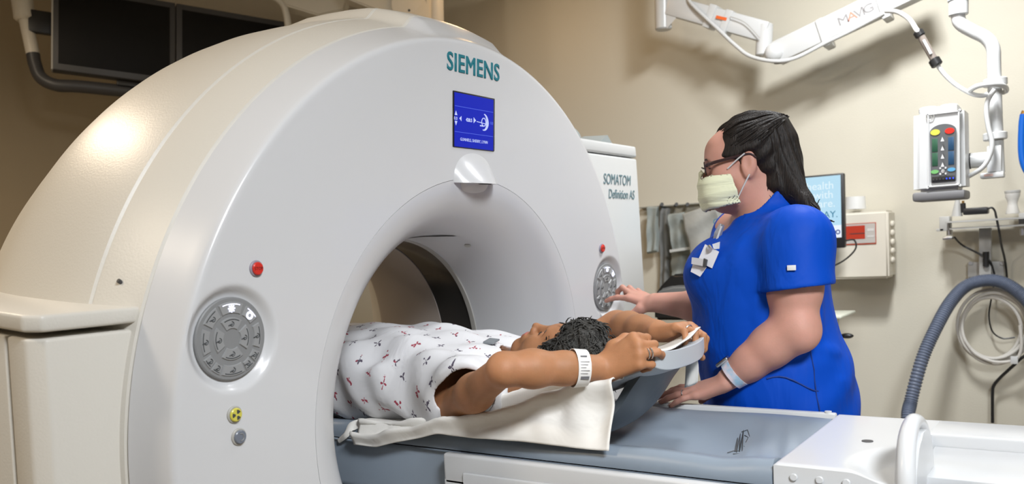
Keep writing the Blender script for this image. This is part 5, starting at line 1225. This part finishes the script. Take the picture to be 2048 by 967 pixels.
    for k in range(90):          # locks combed back from the hairline to the knot
        th = rng.uniform(-1.45, 1.45); a = hm(.072*math.cos(th)*.9+rng.uniform(-.01, .006), .080*math.sin(th), .052+.050*math.cos(th*1.1)+rng.uniform(-.006, .008)) if rng.rand() < .6 else hm(rng.uniform(-.05, .03), math.copysign(.078, th), rng.uniform(.03, .06))
        mid = (a+kn)/2; pts = [nearest(a*(1-s)+kn*s, .0012) for s in np.linspace(0, .92, 7)]
        geo.append(tube_geo(catmull(pts, 4), [.0012, .0030, .0034, .0030, .0018], 6))
    T_ = catmull(tail, 8)
    for k in range(70):          # strands of the tail
        ph = rng.uniform(0, 2*PI); r0 = rng.uniform(.75, 1.06); n0 = rng.randint(0, 14); ext = rng.uniform(0, 1); pts = []
        for i in range(n0, len(T_)):
            s = i/(len(T_)-1); rr = np.interp(s, np.linspace(0, 1, 8), [.030, .034, .037, .037, .036, .028, .020, .014])*r0
            pts.append(T_[i]+rr*(math.cos(ph)*np.array([.8, .25, .5])*1.0+math.sin(ph)*np.array([-.2, .95, 0])*.9)+np.array([.004*math.sin(i*.5+ph), 0, 0]))
        pts.append(pts[-1]+np.array([.012, -.004, -.016])*(.4+ext)); pts.append(pts[-1]+np.array([.012+.008*ext, 0, -.006])*ext)
        geo.append(tube_geo(pts, [.0015, .0034, .0032, .0026, .0008], 6))
    V, F_ = join_geo(geo); lk = mesh('hair_locks', V, F_, HB, None, 'full'); lk.parent = hair
    wp = [tube_geo(catmull([at(x, y, Y=.43) for x, y in pts], 5), [.0016, .0012, .0006], 5) for pts in (((1600, 372), (1607, 390), (1603, 408)), ((1612, 400), (1632, 408), (1638, 400), (1640, 398)), ((1620, 425), (1632, 432), (1642, 447)), ((1536, 370), (1536, 385), (1542, 394)))]
    V, F_ = join_geo(wp); own(mesh('hair_wisp', V, F_, HB)).parent = hair; bpy.data.objects['hair_wisp'].matrix_parent_inverse = Matrix.Identity(4)
    # mask
    mk, nt, bb, tc = cloth('mask_yellow', (.70, .72, .52), (4, 4, 30), .35, .8)
    mf = Field(O-np.array([.17, .13, .17]), O+np.array([.1, .13, .06]), .003)
    def sup(c, r, p):
        def fn(x, y, z):
            q = [np.abs(((x-O[0])*R[0, i]+(y-O[1])*R[1, i]+(z-O[2])*R[2, i]-c[i])/r[i]) for i in range(3)]
            return ((q[0]**p+q[1]**p+q[2]**p)**(1/p)-1)*min(r)
        return fn
    mlo, mhi = O-np.array([.17, .13, .17]), O+np.array([.1, .13, .06])
    mf.put(sup((.040, 0, -.066), (.084, .079, .066), 2.8), mlo, mhi, .01); mf.rc(hm(.100, 0, -.014), .014, hm(.100, 0, -.09), .024, .03)
    mc = Field(mf.lo, mhi, .003); mc.put(sup((.034, 0, -.066), (.084, .0725, .070), 2.8), mlo, mhi, .01); mc.rc(hm(.094, 0, -.012), .012, hm(.094, 0, -.09), .022, .03)
    def half(x, y, z): # keep only the part in front of the slanted side edge and below the nose bridge
        qx = (x-O[0])*R[0, 0]+(y-O[1])*R[1, 0]+(z-O[2])*R[2, 0]; qz = (x-O[0])*R[0, 2]+(y-O[1])*R[1, 2]+(z-O[2])*R[2, 2]
        return np.maximum(np.maximum(.036+(qz+.02)*.20-qx, qz+.002+(.06-qx)*.12), -.121-qz)
    def pleats(x, y, z):
        qz = (x-O[0])*R[0, 2]+(y-O[1])*R[1, 2]+(z-O[2])*R[2, 2]; return .0022*np.abs(np.sin(qz*95+1.0))-.001
    wrinkle(mf, mf.lo, mf.lo+mf.n*mf.h, pleats); tmp = np.maximum(mf.D, -mc.D); mf.D = tmp
    hfld = Field(mf.lo, O+np.array([.1, .13, .06]), .003); w_ = hfld.win(hfld.lo, hfld.lo+hfld.n*hfld.h, 0); hfld.D = half(*w_[1]).astype(np.float32)
    mf.D = np.maximum(mf.D, hfld.D); mf.soften(); own(mf.surface('face_mask', mk))
    for s in (-1, 1):
        own(mesh('ear_loop', *tube_geo(catmull([hm(.042, s*.0695, -.019), hm(.016, s*.079, -.002), hm(-.006, s*.085, .010)], 6), .0020, 6, flat=((0, 0, 1), 1)), M['white']))
        own(mesh('ear_loop', *tube_geo(catmull([hm(.024, s*.070, -.092), hm(.006, s*.078, -.066), hm(-.010, s*.084, -.044)], 6), .0020, 6), M['white']))
    # glasses
    gl = mat('glasses_dark', (.035, .018, .020), .25); lens = mat('lens', (.9, .85, .9), .03, trans=1, spec=.5)
    for s in (-1, 1):
        rim = [hm(.104+.003*math.cos(a)-.010*abs(.5+.5*math.cos(a)), s*(.034+.026*math.cos(a)), -.004+.0165*math.sin(a)) for a in np.linspace(0, 2*PI, 30, endpoint=False)]
        g = own(mesh('glasses_rim', *tube_geo(rim, .0018, 6, True), gl)); own(mesh('lens', rim, [tuple(range(30))], lens))
        own(mesh('glasses_temple', *tube_geo(catmull([hm(.094, s*.060, .000), hm(.082, s*.069, .003), hm(.03, s*.078, .006), hm(-.016, s*.083, .007), hm(-.032, s*.082, -.006)], 5), [.0042, .0046, .0036, .0026, .002], 8, flat=(l, .5)), gl))
    own(mesh('glasses_bridge', *tube_geo([hm(.1045, -.009, .0), hm(.109, 0, .003), hm(.1045, .009, .0)], .0018, 6), gl))
    for s in (-1, 1):
        own(mesh('eyebrow', *tube_geo(catmull([hm(.0955-.001*k*k*.35, s*(.014+.0095*k), .015+.004*math.sin(k*.8)) for k in range(5)], 3), [.0015, .0028, .0026, .001], 6), mat('brow_dark', (.03, .02, .016), .8)))
        own(mesh('eyelashes', *tube_geo([hm(.089-.0012*abs(i-3)**1.3, s*(.032+.0042*(i-3)), -.0050-.0006*abs(i-3)) for i in range(7)], [.0006, .0016, .0018, .0006], 6), mat('lash_dark', (.02, .015, .012), .6)))
    # watch and rings
    d = (wr-el)/np.linalg.norm(wr-el); c = wr-d*.020; u = np.cross(d, [0, 0, 1]); u /= np.linalg.norm(u); v = np.cross(d, u); V = []
    wm, nt2, b2, tc2 = cloth('strap_pastel', (.62, .62, .68), (20, 20, 20), .1, .4)
    n = nt2.nodes.new('ShaderNodeTexNoise'); n.inputs['Scale'].default_value = 45; r = nt2.nodes.new('ShaderNodeValToRGB'); r.color_ramp.elements[0].position = .38; r.color_ramp.elements[1].position = .62; r.color_ramp.elements[0].color = (.35, .55, .70, 1); r.color_ramp.elements[1].color = (.72, .62, .66, 1)
    nt2.links.new(tc2.outputs['Object'], n.inputs['Vector']); nt2.links.new(n.outputs[0], r.inputs[0]); nt2.links.new(r.outputs[0], b2.inputs['Base Color'])
    for q, gr in ((-.011, 0), (-.011, .003), (.011, .003), (.011, 0)):
        for a in np.linspace(0, 2*PI, 36, endpoint=False): V.append(c+d*q+(u*math.cos(a)+v*math.sin(a))*(.0355+gr-.0017*(q/.011)))
    wt = own(mesh('watch_strap', V, grid_faces(4, 36, True, True), wm)); vv = -v if v[2] < 0 else v
    Lw, Rw = basis(c+vv*.038+np.array([-.004, 0, 0]), d, vv); bm = bmesh.new(); bx(bm, (-.018, -.017, -.004), (.018, .017, .006), .004)
    for q in bm.verts: q.co = Vector(Lw(q.co))
    own(obj('watch_case', bm, M['steel'])); bm = bmesh.new(); bx(bm, (-.015, -.014, .006), (.015, .014, .0068), .0005)
    for q in bm.verts: q.co = Vector(Lw(q.co))
    own(obj('watch_glass', bm, M['screenoff']))
    a, b_ = J['near']['ring'][0], J['near']['ring'][1]; c = a*.35+b_*.65; d = (b_-a)/np.linalg.norm(b_-a); u = np.cross(d, [.2, .9, .1]); u /= np.linalg.norm(u); v = np.cross(d, u)
    own(mesh('ring', *tube_geo([c+(u*math.cos(q)+v*math.sin(q))*.0108 for q in np.linspace(0, 2*PI, 26, endpoint=False)], .0014, 8, True), M['steel']))
    for f_ in ('index', 'middle', 'ring', 'little'): own(nail(None, J['near'], f_, (0, -.2, 1), NAIL))
    # badge hanging from the collar
    def depth(x, y):
        d_ = FW + RT*(x-CX)/FPX - UP*(y-CY)/FPX
        for q in np.arange(1.8, 2.6, .002):
            p = CAM+d_*q; i = np.round((p-tf.lo)/tf.h).astype(int)
            if np.all(i >= 0) and np.all(i < tf.n) and tf.D[tuple(i)] < 0: return float(p[1])
        return .39
    YB_ = min(depth(1425, 500), depth(1412, 530), depth(1400, 520))-.012; YC_ = depth(1440, 470)-.008
    bd = thing('id_badge', 'white identity badge with grey holder clipped to the blue collar', 'badge', at(1410, 520, Y=YB_)); bo = np.array(bd.location)
    def card(nm, pts, th, m, dy=0):
        A = [at(x, y, Y=YB_)-bo+np.array([.10*(at(x, y, Y=YB_)[0]-bo[0])*0, dy, 0]) for x, y in pts]; B = [p+np.array([0, th, 0]) for p in A]; n = len(A)
        bm = bmesh.new(); vv = [bm.verts.new(Vector(p)) for p in A+B]; bm.faces.new(vv[:n]); bm.faces.new(vv[n:][::-1])
        for i in range(n): bm.faces.new((vv[i], vv[(i+1) % n], vv[n+(i+1) % n], vv[n+i]))
        bmesh.ops.recalc_face_normals(bm, faces=bm.faces); return obj(nm, bm, m, bd)
    cw = mat('card_white', (.66, .67, .72), .4)
    card('card', [(1410, 488), (1438, 503), (1424, 536), (1395, 522)], .002, cw); card('card', [(1388, 515), (1412, 534), (1399, 553), (1380, 543)], .002, cw, .004)
    card('holder', [(1386, 514), (1413, 518), (1411, 532), (1385, 527)], .006, mat('holder_grey', (.50, .50, .52), .35), -.008); card('holder_clip', [(1410, 516), (1416, 519), (1413, 534), (1408, 533)], .008, M['dark'], -.009)
    cyl('clip_snap', at(1418, 493, Y=YB_-.002)-bo, at(1421, 498, Y=YB_-.01)-bo, .006, M['steel'], bd, 12); card('strap', [(1425, 488), (1440, 483), (1439, 497), (1428, 498)], .003, mat('strap_clear', (.6, .62, .68), .2), -.002)
    tube('reel', [at(x, y, Y=YC_)-bo for x, y in ((1430, 486), (1436, 468), (1444, 448))], [.006, .011, .007], mat('reel_grey', (.36, .37, .42), .25, metal=.6), bd, 12, flat=((0, 1, 0), .5))
    tube('reel_trim', [at(x, y, Y=YC_-.008)-bo for x, y in ((1434, 478), (1440, 460), (1443, 452))], .003, M['white'], bd, 8)
    return t, J
technologist()
